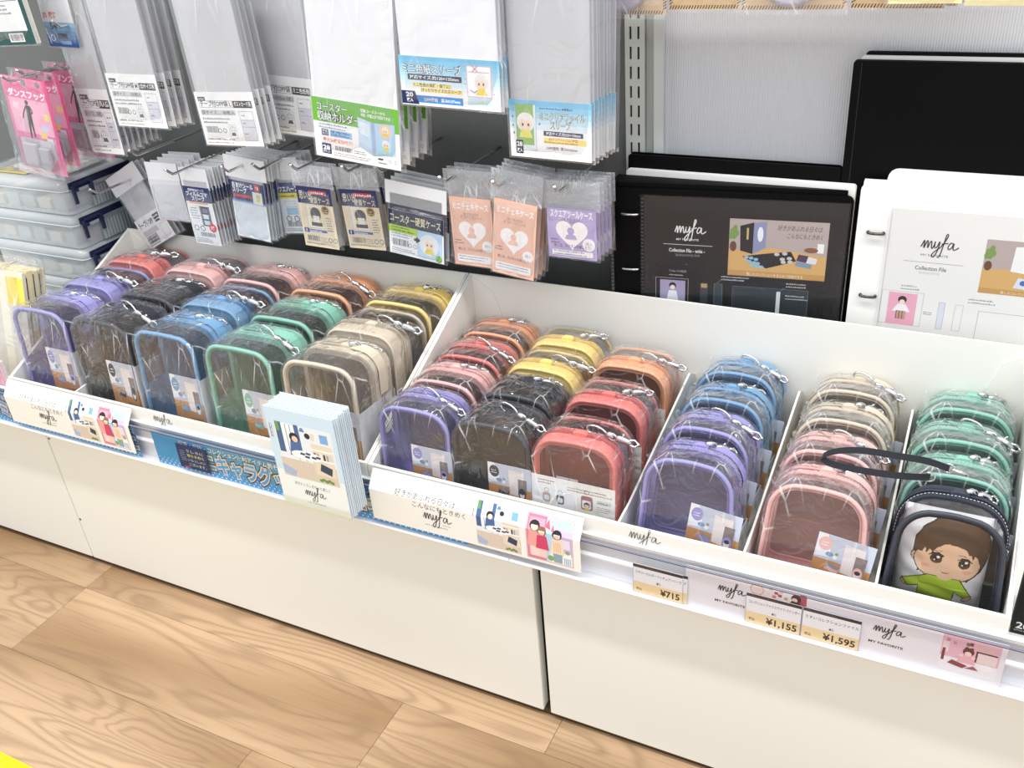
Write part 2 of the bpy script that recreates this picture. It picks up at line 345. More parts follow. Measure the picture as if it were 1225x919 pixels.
        for k in range(4): R(.6+k*.045, .28, .615+k*.045, .52, '#e4a97e')
        s.disc(x+.52*w, y+.1*h, .07*w, '#8aa86a'); s.disc(x+.9*w, y+.32*h, .05*w, '#8fa878')
    def lifestyle(s, x, y, w, h, accent):
        R = lambda a, b, c, d, col: s.rect(x+a*w, y+b*h, x+c*w, y+d*h, col)
        R(0, 0, 1, 1, '#c6cbdb'); s.poly([(x, y+.5*h), (x, y+1*h), (x+.16*w, y+1*h), (x+.3*w, y+.55*h)], '#f3f3f6'); R(0, 0, 1, .47, '#c48d57'); R(0, 0, 1, .09, '#f2f2f0')
        s.poly([(x+.5*w, y+.3*h), (x+.86*w, y+.26*h), (x+.84*w, y+.88*h), (x+.48*w, y+.9*h)], '#ece2df')
        s.line([(x+.58*w, y+.88*h), (x+.62*w, y+1*h)], .012*w, '#e6dfdc'); s.line([(x+.74*w, y+.88*h), (x+.75*w, y+1*h)], .012*w, '#d8cfcc')
        R(.7, .36, .9, .72, '#857774'); s.disc(x+.79*w, y+.36*h, .09*w, accent, .14*h); s.disc(x+.79*w, y+.33*h, .055*w, '#f3eeee', .08*h); s.disc(x+.79*w, y+.39*h, .05*w, '#26222a', .045*h)
        s.poly([(x+.22*w, y+.28*h), (x+.45*w, y+.24*h), (x+.5*w, y+.36*h), (x+.26*w, y+.4*h)], accent); s.poly([(x+.25*w, y+.35*h), (x+.46*w, y+.31*h), (x+.49*w, y+.38*h), (x+.27*w, y+.42*h)], '#8d8fa0')
        s.disc(x+.26*w, y+.6*h, .07*w, '#7f97b8', .05*h); s.disc(x+.36*w, y+.56*h, .04*w, '#f2eee8'); s.disc(x+.38*w, y+.64*h, .03*w, '#7d9a5a')
        s.disc(x+.15*w, y+.8*h, .115*w, accent, .145*h); s.tiny(x+.085*w, y+.81*h, .13*w, 2, .03*h, '#ffffff', 1.9)
        s.tiny(x+.5*w, y+.12*h, .4*w, 1, .03*h, '#5a4632')
    def build(s, name, base, t=0.0006, r=0.0, bend=None):
        mb = MB(); out = rrect(0, 0, s.w, s.h, r) if r else [(0, 0), (s.w, 0), (s.w, s.h), (0, s.h)]
        mb.prism(out, 0, t, pm(base, 0.45))
        for vs, fs, col, L in s.items:
            q = [(min(max(a, 0), s.w), -EPS*L, min(max(b, 0), s.h)) for a, b in vs]
            mb.add(q, fs, pm(col, 0.45) if isinstance(col, str) else col)
        me = bpy.data.meshes.new(name); me.from_pydata(mb.v, [], mb.f)
        for m in mb.mats: me.materials.append(m)
        me.polygons.foreach_set('material_index', mb.mi)
        if bend:                                # bend = (height of fold, angle of the part above it)
            bm = bmesh.new(); bm.from_mesh(me)
            bmesh.ops.bisect_plane(bm, geom=bm.verts[:]+bm.edges[:]+bm.faces[:], plane_co=(0, 0, bend[0]), plane_no=(0, 0, 1))
            for v in bm.verts:
                if v.co.z > bend[0]+1e-7:
                    d = v.co.z-bend[0]; y = v.co.y
                    v.co.z = bend[0]+d*math.cos(bend[1])-y*math.sin(bend[1])*0; v.co.y = y+d*math.sin(bend[1])
            bm.to_mesh(me); bm.free()
        me.update(); return me

# ================================================================== SETTING
ZF = 0.038                                   # floor level
fl = MB(); fl.box(-1.2, 2.6, -2.2, 0.5, ZF-0.03, ZF-0.0045, pm('#a8855f', 0.6)); floor = struct('floor', fl)
WOOD = wood_mat(); PW = 0.1535
plank_me = {}
for row in range(-2, 9):
    y1 = 0.097-row*PW; y0 = y1-PW
    if y0 > 0.45: continue
    joints = {1: [-0.62, 0.04, 0.694, 1.35, 2.0], 2: [-.9, -.28, .36, 1.02, 1.68]}
    xs = {0: [-.615, .04, .92, 1.6, 2.3], 1: [-.615, .04, .694, 1.35, 2.0]}.get(row, [-1.0+.22*((row*5) % 3), -.34+.22*((row*5) % 3), .32+.22*((row*5) % 3), .98+.22*((row*5) % 3), 1.64+.22*((row*5) % 3), 2.3+.22*((row*5) % 3)])
    for a, b in zip(xs, xs[1:]):
        L = round(b-a, 3)
        if L not in plank_me:
            pb = MB(); pb.box(0, L-.0005, 0, PW-.0005, -.004, 0, WOOD, 0.0004); plank_me[L] = pb.mesh('plank')
        link('plank', plank_me[L], floor, (a, y0, ZF))
tp = MB(); tp.prism([(0.0, 0), (.50, 0), (.50, .2), (0, .2)], 0, .0006, pm('#f2e600', 0.45))
fy = link('floor_tape', tp.mesh('floor_tape')); fy.rotation_euler = (PI/2, 0, .0); fy.location = (-.06, -.357, ZF+.0008)
tag(fy, 'bright yellow floor marking sheet at the bottom left of the wooden floor', 'floor marking')

bw = MB(); bw.box(-1.2, 0.886, 0.384, 0.40, ZF, 1.9, streak_mat('grey_ribbed_panel', '#636664', '#6a6d6b', 120, 0.5)); struct('wall_back', bw)
bw2 = MB(); bw2.box(0.9135, 2.6, 0.388, 0.402, ZF, 1.9, streak_mat('pale_corrugated_panel', '#cfd1d6', '#d6d8dd', 105, 0.45)); struct('wall_back_right', bw2)
up = MB(); UPM = pm('#c9ccc6', 0.42)
# slotted upright: front web built around its two columns of slots
zs0 = 0.7385; pitch = 0.0245
slots = [(zs0-0.30+pitch*k, zs0-0.30+pitch*k+0.0155) for k in range(46)]
for xa, xb in ((0.8865, 0.8925), (0.8955, 0.903), (0.906, 0.9125)): up.box(xa, xb, .378, .381, ZF, 1.9, UPM)
for xa, xb in ((0.8925, 0.8955), (0.903, 0.906)):
    z = ZF
    for a, b in slots: up.box(xa, xb, .378, .381, z, a, UPM); z = b
    up.box(xa, xb, .378, .381, z, 1.9, UPM)
up.box(.8865, .8885, .381, .41, ZF, 1.9, UPM); up.box(.9105, .9125, .381, .41, ZF, 1.9, UPM); up.box(.889, .910, .399, .402, ZF, 1.9, BLACK)
upo = struct('trim_1', up); 
t2 = MB(); t2.box(0.9137, 0.9242, 0.3825, 0.3878, ZF, 1.9, pm('#aeb2ad', .45)); struct('trim_2', t2)
t3 = MB(); t3.box(0.9246, 0.9375, 0.378, 0.3878, ZF, 1.9, pm('#cfd2d0', .4), .001); struct('trim_3', t3)

# ================================================================== BASE CABINETS, DECK, PRICE RAILS
ZB, ZD = 0.05, 0.3645
PANEL = pm('#eeeee7', 0.38); DECK = pm('#e9e7e1', 0.5)
for (x0, x1, lab) in ((-.9, 0, 'plain white base cabinet at the left edge of the photo'), (0, .9, 'plain white base cabinet between the two panel gaps, under the left tray'), (.9, 1.8, 'plain white base cabinet under the right tray, right of the dark panel gap')):
    t = thing('base_cabinet', lab, 'cabinet', (x0, 0, ZF)); W = x1-x0
    g = 0.0045 if x0 > .5 else 0.001
    a = MB(); a.box(g if x0 > .5 else .0012, W-(.0065 if x0 == 0 else .0012), 0, .018, ZB-ZF, ZD-ZF-.006, PANEL, .0015); fp_ = part('front_panel', a, t)
    a = MB(); a.box(0, W, .006, .02, 0, ZB-ZF-.001, pm('#4a3626', .5)); part('toe_kick', a, t)
    a = MB(); a.box(.001, W-.001, .0, .372, ZD-ZF-.005, ZD-ZF, DECK); part('shelf_deck', a, t)
    a = MB(); a.box(.003, W-.003, .04, .37, .005, ZD-ZF-.006, pm('#4b4d4a', .6)); part('carcass', a, t)
    if x0 == 0:
        for zz in (.10, .27): a = MB(); a.tube([(.006, .001, zz), (.006, -.0006, zz)], .0022, pm('#55524c', .4)); part('screw_head', a, fp_)
RAIL = pm('#f3f3f4', 0.3); RGREY = pm('#c6c6c9', 0.35)
RX = 0.8735
for (x0, x1, lab) in ((-.9, RX, 'long white price rail with clear cover, left of the rail joint'), (RX+.0015, 1.8, 'long white price rail with clear cover, right of the rail joint')):
    t = thing('price_rail', lab, 'price rail', (x0, 0, .336)); W = x1-x0
    a = MB(); prof = [(-.0006, 0), (-.0235, 0), (-.0240, .0015), (-.0232, .0032), (-.0222, .0028), (-.006, .0026), (-.006, .027), (-.010, .029), (-.010, .0315), (-.006, .033), (-.006, .056), (-.0085, .0625), (-.004, .0635), (-.0006, .0615)]
    n = len(prof); vs = [(0, y, z) for y, z in prof]+[(W, y, z) for y, z in prof]
    a.add(vs, [tuple(range(n)), tuple(range(n, 2*n))[::-1]]+[(k, (k+1) % n, (k+1) % n+n, k+n) for k in range(n)], RAIL); part('rail_body', a, t)
    a = MB(); a.box(.0005, W-.0005, -.0062, -.0058, .034, .056, RGREY); a.box(.0005, W-.0005, -.0062, -.0058, .006, .0265, pm('#e6e6ea', .3)); part('rail_liner', a, t)
    a = MB(); a.box(.001, W-.001, -.0205, -.0198, .004, .0625, RAILPVC); a.box(.001, W-.001, -.0206, -.0188, .0625, .0632, pm('#84859a', .2)); a.box(.001, W-.001, -.0209, -.0206, .0605, .0616, pm('#55566e', .3)); part('clear_cover', a, t)

# ------------------------------------------------------------------ display trays
CT = .0026; TZ = ZD+.0004; TFZ = .4212; TBZ = .560; TYF = -.0045; TYB = .3065
def tray(name, x0, x1, divs, lab):
    t = thing(name, lab, 'display tray', (x0, 0, TZ)); W = x1-x0; hf = TFZ-TZ; hb = TBZ-TZ
    a = MB(); a.box(CT, W-CT, TYF+CT, TYB-CT, 0, CT, BOARD); part('tray_base', a, t)
    a = MB(); a.box(0, W, TYF, TYF+CT, 0, hf, BOARD, .0006); a.box(0, W, TYF+CT+.0002, TYF+2*CT, CT, hf-.001, BOARD); part('front_flap', a, t)
    a = MB(); a.box(0, W, TYB-CT, TYB, 0, hb, BOARD, .0006); part('back_panel', a, t)
    for k, xx in enumerate((0.0, W-2*CT)):
        for q in (0, 1):
            a = MB(); pts = [(TYF+CT, CT), (TYB-CT, CT), (TYB-CT, hb-.001), (TYF+CT, hf-.001)]
            xq = xx+q*CT; n = 4; e = .0002
            vs = [(xq+e, y, z-q*.0006) for y, z in pts]+[(xq+CT-e, y, z-q*.0006) for y, z in pts]
            a.add(vs, [(0, 1, 2, 3), (7, 6, 5, 4)]+[(i, (i+1) % 4, (i+1) % 4+4, i+4) for i in range(4)], BOARD); part('side_panel', a, t)
    # glued corner tabs inside the back corners
    for xa, xb, s in ((2*CT, 2*CT+.045, 1), (W-2*CT-.045, W-2*CT, -1)):
        a = MB(); P = [(xa, CT), (xb, CT), (xb, hb-.06), (xb-.012, hb-.025), (xa, hb-.002)] if s > 0 else [(xb, CT), (xa, CT), (xa, hb-.06), (xa+.012, hb-.025), (xb, hb-.002)]
        a.prism(P, TYB-CT-.0016, TYB-CT-.0002, BOARD); part('corner_tab', a, t)
    if name == 'display_tray' and x0 > .5:
        a = MB(); a.box(2*CT, 2*CT+.0004, TYB-.05, TYB-.047, .06, .115, pm('#77776f', .8)); part('tab_slot', a, t)
    for dx in divs:
        a = MB(); pts = [(TYF+2*CT+.0005, CT), (TYB-CT-.002, CT), (TYB-CT-.002, .088), (TYB-CT-.03, .105), (TYF+.04, .058), (TYF+2*CT+.0005, hf-.0005)]
        x = dx-x0; n = len(pts); vs = [(x-CT/2, y, z) for y, z in pts]+[(x+CT/2, y, z) for y, z in pts]
        a.add(vs, [tuple(range(n)), tuple(range(n, 2*n))[::-1]]+[(i, (i+1) % n, (i+1) % n+n, i+n) for i in range(n)], BOARD); part('divider', a, t)
    return t
TL0, TM, TR1 = -.0335, .6645, 1.418
trL = tray('display_tray', TL0, TM-.0008, [.117], 'left white cardboard display tray holding five columns of tall pouches')
trR = tray('display_tray', TM+.0008, TR1, [1.0117, 1.157, 1.293], 'right white cardboard display tray holding six columns of small pouches')
def flap_logo(tr, xw, small=True):
    p = Print(.07, .05); p.logo(.008, .022, .034, '#333333', .028)
    p.text('MY FAVORITE', .008, .0105, .0022, '#3a3a3a', w=.040); p.text('LIMITED', .018, .002, .0017, '#3a3a3a', w=.016)
    mb = MB()
    for vs, fs, col, L in p.items: mb.add([(a, -EPS*L-.0001, b) for a, b in vs], fs, pm(col))
    part('printed_logo', mb, tr, loc=(xw-tr.location.x, TYF, .3835-TZ))
flap_logo(trL, .275); flap_logo(trR, 1.018)

# ------------------------------------------------------------------ cards hung over the front flaps
BLUE = '#2a93c8'
def banner(xa, xb, lab, start):
    Wd = xb-xa; H = .0575; p = Print(Wd, H); p.rect(0, 0, Wd, H, '#2f97cf')
    n = int(Wd/.0085)
    for k in range(n):
        for r in range(3): p.disc(.004+k*.0085+(r % 2)*.00425, .0026+r*.0048, .0013-.00025*r, '#f4f8fa', n=6)
    x = start
    while x < Wd-.02:
        p.outlined('ミニキャラグッズ', x, .014, .020, '#2fa3dd', '#1c1a22', w=.185, bold=.05, ob=.16) if False else None
        p.text('ミニキャラグッズ', x, .0125, .0245, '#1e1a20', w=.214, bold=.27); p.text('ミニキャラグッズ', x+.002, .0125, .0245, '#f3d8d2', w=.210, bold=.16); p.text('ミニキャラグッズ', x+.004, .0125, .0245, '#3a9fd6', w=.206, bold=.05)
        p.text('保護・収納・コレクション便利アイテム勢ぞろい!', x-.012, .0435, .0072, '#1f6fa5', w=.205, bold=.09); p.text('保護・収納・コレクション便利アイテム勢ぞろい!', x-.0115, .0435, .0072, '#ffffff', w=.204, bold=.02)
        x += .262
    o = link('shelf_banner', p.build('shelf_banner', '#2f97cf', .0006), None, (xa, -.0168, .3390)); tag(o, lab, 'banner')
banner(.283, .812, 'blue paper banner with white dots in the price rail behind the leaflet stack', .064)
banner(-.30, .247, 'blue paper banner under the leftmost hanging picture card', -.03)

def hang_card(xa, Wd, lab, smudge=False):
    H = .0755; p = Print(Wd, H); p.rect(0, 0, Wd, H, '#f4f1ea')
    p.text('好きがあふれる日々は', Wd*.13, .0490, .0075, '#3a3a3a', w=Wd*.30, shear=.1); p.text('こんなにもときめく', Wd*.22, .0375, .0070, '#3a3a3a', w=Wd*.26, shear=.1)
    p.logo(Wd*.27, .0215, Wd*.125, '#1d1d1d', .036); p.text('MY FAVORITE', Wd*.275, .0115, .0022, '#3a3a3a', w=Wd*.11); p.text('LIMITED', Wd*.36, .0165, .0014, '#3a3a3a', w=Wd*.04)
    i0, i1, i2, i3 = Wd*.53, Wd*.735, Wd*.762, Wd*.968
    p.room(i0, .004, i1-i0, .064); p.frame(i2, .004, i3, .069, .0007, '#d2748f'); p.street(i2+.0012, .0052, i3-i2-.0024, .0625)
    p.line([(i0-.003, .058), (i0-.003, .047)], .0007, '#333333')
    o = link('picture_card', p.build('picture_card', '#f4f1ea', .0005, r=.004, bend=(.0480, .60)), None)
    o.location = (xa, -.0232, .3492); tag(o, lab, 'picture card'); return o
hang_card(.676, .296, 'cream picture card with two illustrations hanging over the right tray front, centre of the photo')
hang_card(-.031, .276, 'cream picture card with two illustrations hanging over the left tray front, far left')

# price strip and tags in the right rail
p = Print(.3235, .0585); p.rect(0, 0, .3235, .0585, '#eeeaed')
for x in (.037, .2005): p.logo(x, .0335, .028, '#141414', .045); p.text('MY FAVORITE', x-.003, .0165, .0034, '#1a1a1a', w=.034, bold=.05)
for k in range(3): p.disc(.08+.007*k, .043+.003*(k % 2), .004, '#f6e3da')
p.rect(.074, .05, .084, .053, '#e8c9c0'); p.disc(.0795, .0485, .0075, '#f4dfd6', .009); p.ring(.0795, .0485, .0072, .0006, '#c98f80')
for k, (x, y, c) in enumerate(((.094, .054, '#e6bcc2'), (.1, .05, '#c9434f'), (.105, .053, '#e6bcc2'), (.098, .0445, '#d98590'), (.104, .0475, '#b9505d'), (.1105, .0455, '#d3a25a'))): p.rect(x-.002, y-.002, x+.002, y+.0018, c)
p.rect(.124, .04, .132, .056, '#b3505e', .002); p.disc(.121, .0485, .0052, '#3a1d1f', .006); p.disc(.1195, .0465, .003, '#f3d0c0')
p.poly([(.112, .038), (.128, .036), (.126, .044), (.117, .045)], '#4b2526')
x, y, W_, H_ = .2655, .007, .053, .047
R = lambda a, b, c, d, col: p.rect(x+a*W_, y+b*H_, x+c*W_, y+d*H_, col)
R(0, 0, 1, 1, '#e9b7c6'); R(0, 0, 1, .38, '#f5f1f4'); R(.02, .5, .13, .8, '#f0d7dd'); R(.6, .4, .96, .72, '#efd9d6'); R(.6, .68, .96, .72, '#5d2a2c'); R(.6, .4, .63, .72, '#5d2a2c')
for a, b, c in ((.1, .85, '#d77f92'), (.22, .8, '#d9909c'), (.44, .84, '#6d6f48'), (.5, .86, '#7d3038'), (.62, .86, '#e0c3a0'), (.75, .82, '#dfc0ab'), (.85, .8, '#e3c5a8')): R(a-.03, b-.04, a+.03, b+.05, c)
p.poly([(x+.3*W_, y+.3*H_), (x+.62*W_, y+.3*H_), (x+.58*W_, y+.52*H_), (x+.36*W_, y+.52*H_)], '#efb4bf'); p.disc(x+.47*W_, y+.64*H_, .1*W_, '#6a2a30'); p.disc(x+.47*W_, y+.58*H_, .06*W_, '#f7d9cd')
p.disc(x+.43*W_, y+.74*H_, .03*W_, '#6a2a30'); p.disc(x+.52*W_, y+.74*H_, .03*W_, '#6a2a30'); p.disc(x+.36*W_, y+.5*H_, .035*W_, '#f7d9cd'); p.disc(x+.57*W_, y+.5*H_, .035*W_, '#f7d9cd')
p.poly([(x+.15*W_, y+.2*H_), (x+.42*W_, y+.14*H_), (x+.5*W_, y+.24*H_), (x+.22*W_, y+.32*H_)], '#8d3a42'); p.poly([(x+.45*W_, y+.16*H_), (x+.7*W_, y+.17*H_), (x+.6*W_, y+.27*H_)], '#a4525c')
R(.03, .25, .08, .6, '#7a3138'); p.disc(x+.82*W_, y+.3*H_, .12*W_, '#fbf8fa', .09*H_)
o = link('shelf_strip', p.build('shelf_strip', '#eeeaed', .0004, r=.001), None, (1.0975, -.0168, .3391), (0, 0, 0)); tag(o, 'white shelf strip with script lettering and a pink bedroom picture in the right rail', 'shelf strip')
def ptag(x, name_, price, lab, y=-.0186, w_=.0595):
    H = .0425; p = Print(w_, H); p.rect(0, 0, w_, H, '#f4f3f5'); p.rect(0, 0, w_, .0165, '#f3d9a6')
    p.rect(0, H-.0045, w_, H, '#2e1c16'); p.tiny(.001, H-.0032, w_*.55, 1, .0012, '#7a5a48', ragged=False)
    p.text(name_, .003, H-.0135, .0036, '#33405a', w=w_*.92, bold=.01); p.text('本体', w_*.47, .0185, .003, '#222222', w=.006, bold=.04); p.text('税込', .004, .0045, .0030, '#5d3a2a', w=.0068, bold=.04)
    p.text(price, w_*.94, .0035, .0092, '#2b1a14', w=min(w_*.56, .0058*len(price)), bold=.05, al='r')
    p.frame(0, 0, w_, H, .0003, '#8a8fb0')
    o = link('price_tag', p.build('price_tag', '#f4f3f5', .0004), None, (x, y, .3391)); tag(o, lab, 'price tag')
ptag(1.041, 'クリアホログラフィックシリーズ', '', 'second price tag half hidden behind the ¥715 tag', -.0178)
ptag(1.0355, 'フラワーホルダーフィギュアシリーズ', '¥715', 'small price tag reading ¥715 left of the white shelf strip')
ptag(1.1665, 'コレクションファイルワイドバインダー', '¥1,155', 'price tag reading ¥1,155 on the white shelf strip')
ptag(1.2270, 'うすいコレクションファイル', '¥1,595', 'rightmost price tag on the shelf strip, reading ¥1,595')
p = Print(.056, .041); p.rect(0, 0, .056, .041, '#20305c')
for k, tx in enumerate(('ございます。', 'いらっしゃい', '種を多数も', 'うしろに')): p.text(tx, .05-.0*k, .006+.008*k, .0042, '#d7d9c8' if k != 2 else '#d7d46a', w=.032, rot=0, al='r')
p.tiny(.005, .03, .012, 6, .0013, '#9aa5c8', 2.5); p.rect(.008, .001, .018, .0032, '#b8456a')
o = link('notice_card', p.build('notice_card', '#20305c', .0006), None, (.334, -.0222, .3475), (0, .02, .02)); tag(o, 'small navy notice card on the blue rail banner', 'notice card')

# leaflet stack in a clear holder hooked on the rail
BLX, BLW, BLH, BLZ = .562, .107, .150, .372
lh = thing('leaflet_holder', 'clear acrylic holder hooked on the rail under the leaflet stack', 'holder', (BLX, -.021, BLZ-.0004))
AC = film('acrylic', tint=(.97, .97, .98), haze=.02, refl=.6, bump=0, rough=.05)
a = MB(); a.box(-.001, BLW+.002, -.039, -.0005, -.0012, 0, AC); part('ledge', a, lh)
a = MB(); a.box(-.001, BLW+.002, -.0402, -.0392, -.0012, .012, AC); part('front_lip', a, lh)
a = MB(); a.box(-.001, BLW+.002, -.0012, -.0004, 0, .026, AC); part('back_plate', a, lh)
p = Print(BLW, BLH); p.rect(0, 0, BLW, BLH, '#cfe4f3'); p.rect(0, 0, BLW, .055, '#eef1ee'); p.rect(.012, .0475, BLW-.006, BLH-.02, '#e9eef2')
p.room(.012, .0475, BLW-.020, .083); p.rect(.004, .105, .0075, .125, '#f4f4f4'); p.frame(.004, .105, .0075, .125, .0004, '#333333'); p.tiny(.0048, .122, .002, 7, .0018, '#222222', 1.5)
p.text('好きとくらしをもっと楽しく', .025, .035, .0042, '#333333', w=.056, shear=.1); p.logo(.039, .021, .030, '#1a1a1a', .034); p.text('MY FAVORITE', .041, .0085, .0024, '#333333', w=.028)
cover = p.build('leaflet_front', '#dbe9f3', .0012, r=.0008)
q = Print(BLW, BLH); q.rect(0, 0, BLW, BLH, '#d6e6f1'); back = q.build('leaflet_back', '#eaf0f4', .0012, r=.0008)
NB = 13
for k in range(NB):
    o = link('leaflet', cover if k == 0 else back, None)
    y = -.0595+k*.0028; rz = -.07+.012*(k % 3)
    o.location = (BLX+.001*(k % 4)-.0008*k*0+random.uniform(0, .0012), y+.0, BLZ); o.rotation_euler = (-.0, 0, 0)
    if k in (9, 10, 11, 12): o.location.z += .0; 
    tag(o, 'front leaflet of the stack, with a blue room picture on its cover' if k == 0 else 'pale blue leaflet in the clear rail holder, ' + ['first', 'second', 'third', 'fourth', 'fifth', 'sixth', 'seventh', 'eighth', 'ninth', 'tenth', 'eleventh', 'twelfth', 'thirteenth'][k] + ' from the front', 'leaflet', 'leaflets in the clear rail holder')

# ================================================================== POUCHES
CL = {'purple': ('#9b96d0', '#7872ae', '#7d78a4'), 'black': ('#30323a', '#1b1c22', '#5c5346'), 'blue': ('#75a1c6', '#3f77aa', '#64809c'), 'green': ('#88c2ae', '#569f87', '#5f8570'),
      'beige': ('#dacbb4', '#bcad96', '#b0a288'), 'pink': ('#efbcb6', '#d69994', '#b5857f'), 'coral': ('#e27c74', '#bf5656', '#b8615c'), 'orange': ('#f3ac80', '#da8a5c', '#b98668'), 'yellow': ('#f7d87e', '#dbb758', '#b7a168'), 'navy': ('#3a3f4a', '#1f232d', '#33353a')}
NAME = {'purple': 'lavender', 'black': 'black', 'blue': 'blue', 'green': 'mint green', 'beige': 'cream beige', 'pink': 'pale pink', 'coral': 'coral red', 'orange': 'orange', 'yellow': 'yellow', 'navy': 'dark navy'}
TAPER = [0.0]
def outline(W, H, rt, rb, ins=0.0, n=7):
    o = outline0(W, H, rt, rb, ins, n); tp_ = TAPER[0]
    return [(x*(1+tp_*(.55-z/H)), z) for x, z in o] if tp_ else o
def outline0(W, H, rt, rb, ins=0.0, n=7):
    x0, x1, z0, z1 = -W/2+ins, W/2-ins, ins, H-ins; rt = max(rt-ins, .002); rb = max(rb-ins, .002); o = []
    for cx, cz, a, r in ((x0+rb, z0+rb, PI, rb), (x1-rb, z0+rb, -PI/2, rb)):
        for k in range(4): t = a+PI/2*k/3; o.append((cx+r*math.cos(t), cz+r*math.sin(t)))
    for k in range(1, 4): o.append((x1, z0+rb+(z1-rt-z0-rb)*k/4))
    for cx, cz, a in ((x1-rt, z1-rt, 0), (x0+rt, z1-rt, PI/2)):
        for k in range(n+1): t = a+PI/2*k/n; o.append((cx+rt*math.cos(t), cz+rt*math.sin(t)))
        if a == 0: 
            for k in range(1, 5): o.append((x1-rt+(x0+rt-x1+rt)*k/5, z1+0.0012*math.sin(PI*k/5)))
    for k in range(1, 4): o.append((x0, z1-rt-(z1-rt-z0-rb)*k/4))
    return o
_pm = {}
def pmesh(key, fn):
    if key not in _pm: _pm[key] = fn().mesh(key[0])
    return _pm[key]
SZ = {'S': (.105, .126, .062, .030, .012), 'T': (.106, .124, .058, .033, .012), 'L': (.1165, .163, .085, .027, .010), 'N': (.106, .125, .062, .035, .014)}
def noise3(x, y, z, s):
    return math.sin(x*91+s*1.7+2.1*math.sin(z*63+s))*math.sin(y*77+s*2.3+1.7*math.sin(x*49))*.6+math.sin(z*120+x*60+s*3.1)*.4
def bag_mesh(sz, seed):
    W, H, D, rt, rb = SZ[sz]; rnd = random.Random(seed*13+ord(sz)); mb = MB()
    ys = [-.0035, -.0025, .0] + [D*k/9 for k in range(1, 9)] + [D+.001, D+.003]
    rings = []
    for i, y in enumerate(ys):
        g = .0022 if 0 < i < len(ys)-1 else -.0018
        loop = outline(W+2*g, H+2*g, rt+g*.6, rb, n=6); ring = []; K = len(loop)
        for k, (x, z) in enumerate(loop):
            amp = .0013 if 1 < i < len(ys)-2 else .0004
            d = abs(noise3(x, y*1.6, z, seed))*amp*1.6+rnd.uniform(0, amp*.7)
            l = math.hypot(x, z-H/2); top = max(0, (z-H*.72)/(H*.28))
            ring.append((x+x/l*d, y, max(z-g, -.001)+max(0, (z-H/2)/l)*d+top*.0012*math.sin(PI*min(1, max(0, y/D)))))
        rings.append(ring)
    mb.loft(rings, BAG, smooth=False)
    for ring, y, sg in ((rings[0], ys[0], -1), (rings[-1], ys[-1], 1)):
        c = (0, H*.5); prev = ring; steps = [.82, .6, .38, .15]; rr = [ring]
        for s in steps: rr.append([(c[0]+(p[0]-c[0])*s, y+sg*(.0004+.0006*abs(noise3(p[0]*s, s, p[2]*s, seed))), c[1]+(p[2]-c[1])*s) for p in ring])
        mb.loft(rr, BAG, smooth=True, cap1=True)
    # folded excess film: loose fins along the two top shoulders
    for sgn in (-1, 1):
        e0 = []; e1 = []
        for k in range(9):
            y = D*(k/8); e0.append((sgn*(W/2-rt*.28), y, H-rt*.28)); h = .004+.005*abs(math.sin(k*1.9+seed))
            e1.append((sgn*(W/2-rt*.28+h*.9), y+.004*math.sin(k*2.2+seed), H-rt*.28+h*.7))
        mb.loft([e0, e1], BAG, closed=False, smooth=False)
    return mb
def clasp_mesh(style):
    mb = MB()
    if style == 0:     # split ring lying on the tab, lobster hook and swivel in a chain
        mb.tube([(.0085*math.cos(t), .001, .0085*math.sin(t)*.5+.002) for t in [2*PI*k/16 for k in range(16)]], .0009, CHROME, 6, closed=True)
        x = .009
    else: x = 0.0
    mb.tube([(x, 0, .003), (x+.003, 0, .0045), (x+.006, 0, .003)], [.0018, .0024, .0018], CHROME, 8)
    mb.tube([(x+.005+.0035*math.cos(t), 0, .003+.0028*math.sin(t)) for t in [2*PI*k/10 for k in range(10)]], .0009, CHROME, 6, closed=True)
    mb.tube([(x+.008, 0, .003), (x+.011, .0005, .004), (x+.017, .001, .0035), (x+.021, .001, .002)], [.0016, .0026, .0024, .0013], CHROME, 8)
    mb.tube([(x+.017, .001, .004), (x+.022, .003, .005), (x+.026, .003, .003), (x+.024, .0005, .001), (x+.020, 0, .0015)], .0011, CHROME, 6)
    mb.tube([(x+.013, .001, .006), (x+.014, .001, .008)], .0009, CHROME, 6)
    return mb
def insert_card(sz, accent):
    W, H, D, *_ = SZ[sz]; h = .074 if sz != 'L' else .100; w = W*(.56 if sz != 'L' else .50)
    p = Print(w, h); p.rect(0, 0, w, h, '#f2f2f0'); p.lifestyle(0, h*.22, w, h*.78, accent); p.logo(.006, h*.13, .016, '#333333', .05); p.tiny(.026, h*.15, w*.45, 2, .0012, '#666666', 2.2)
    p.text('myfa', .006, h*.04, .003, '#444444', w=.009)
    return p.build('insert_card', '#f2f2f0', .0004), w, h
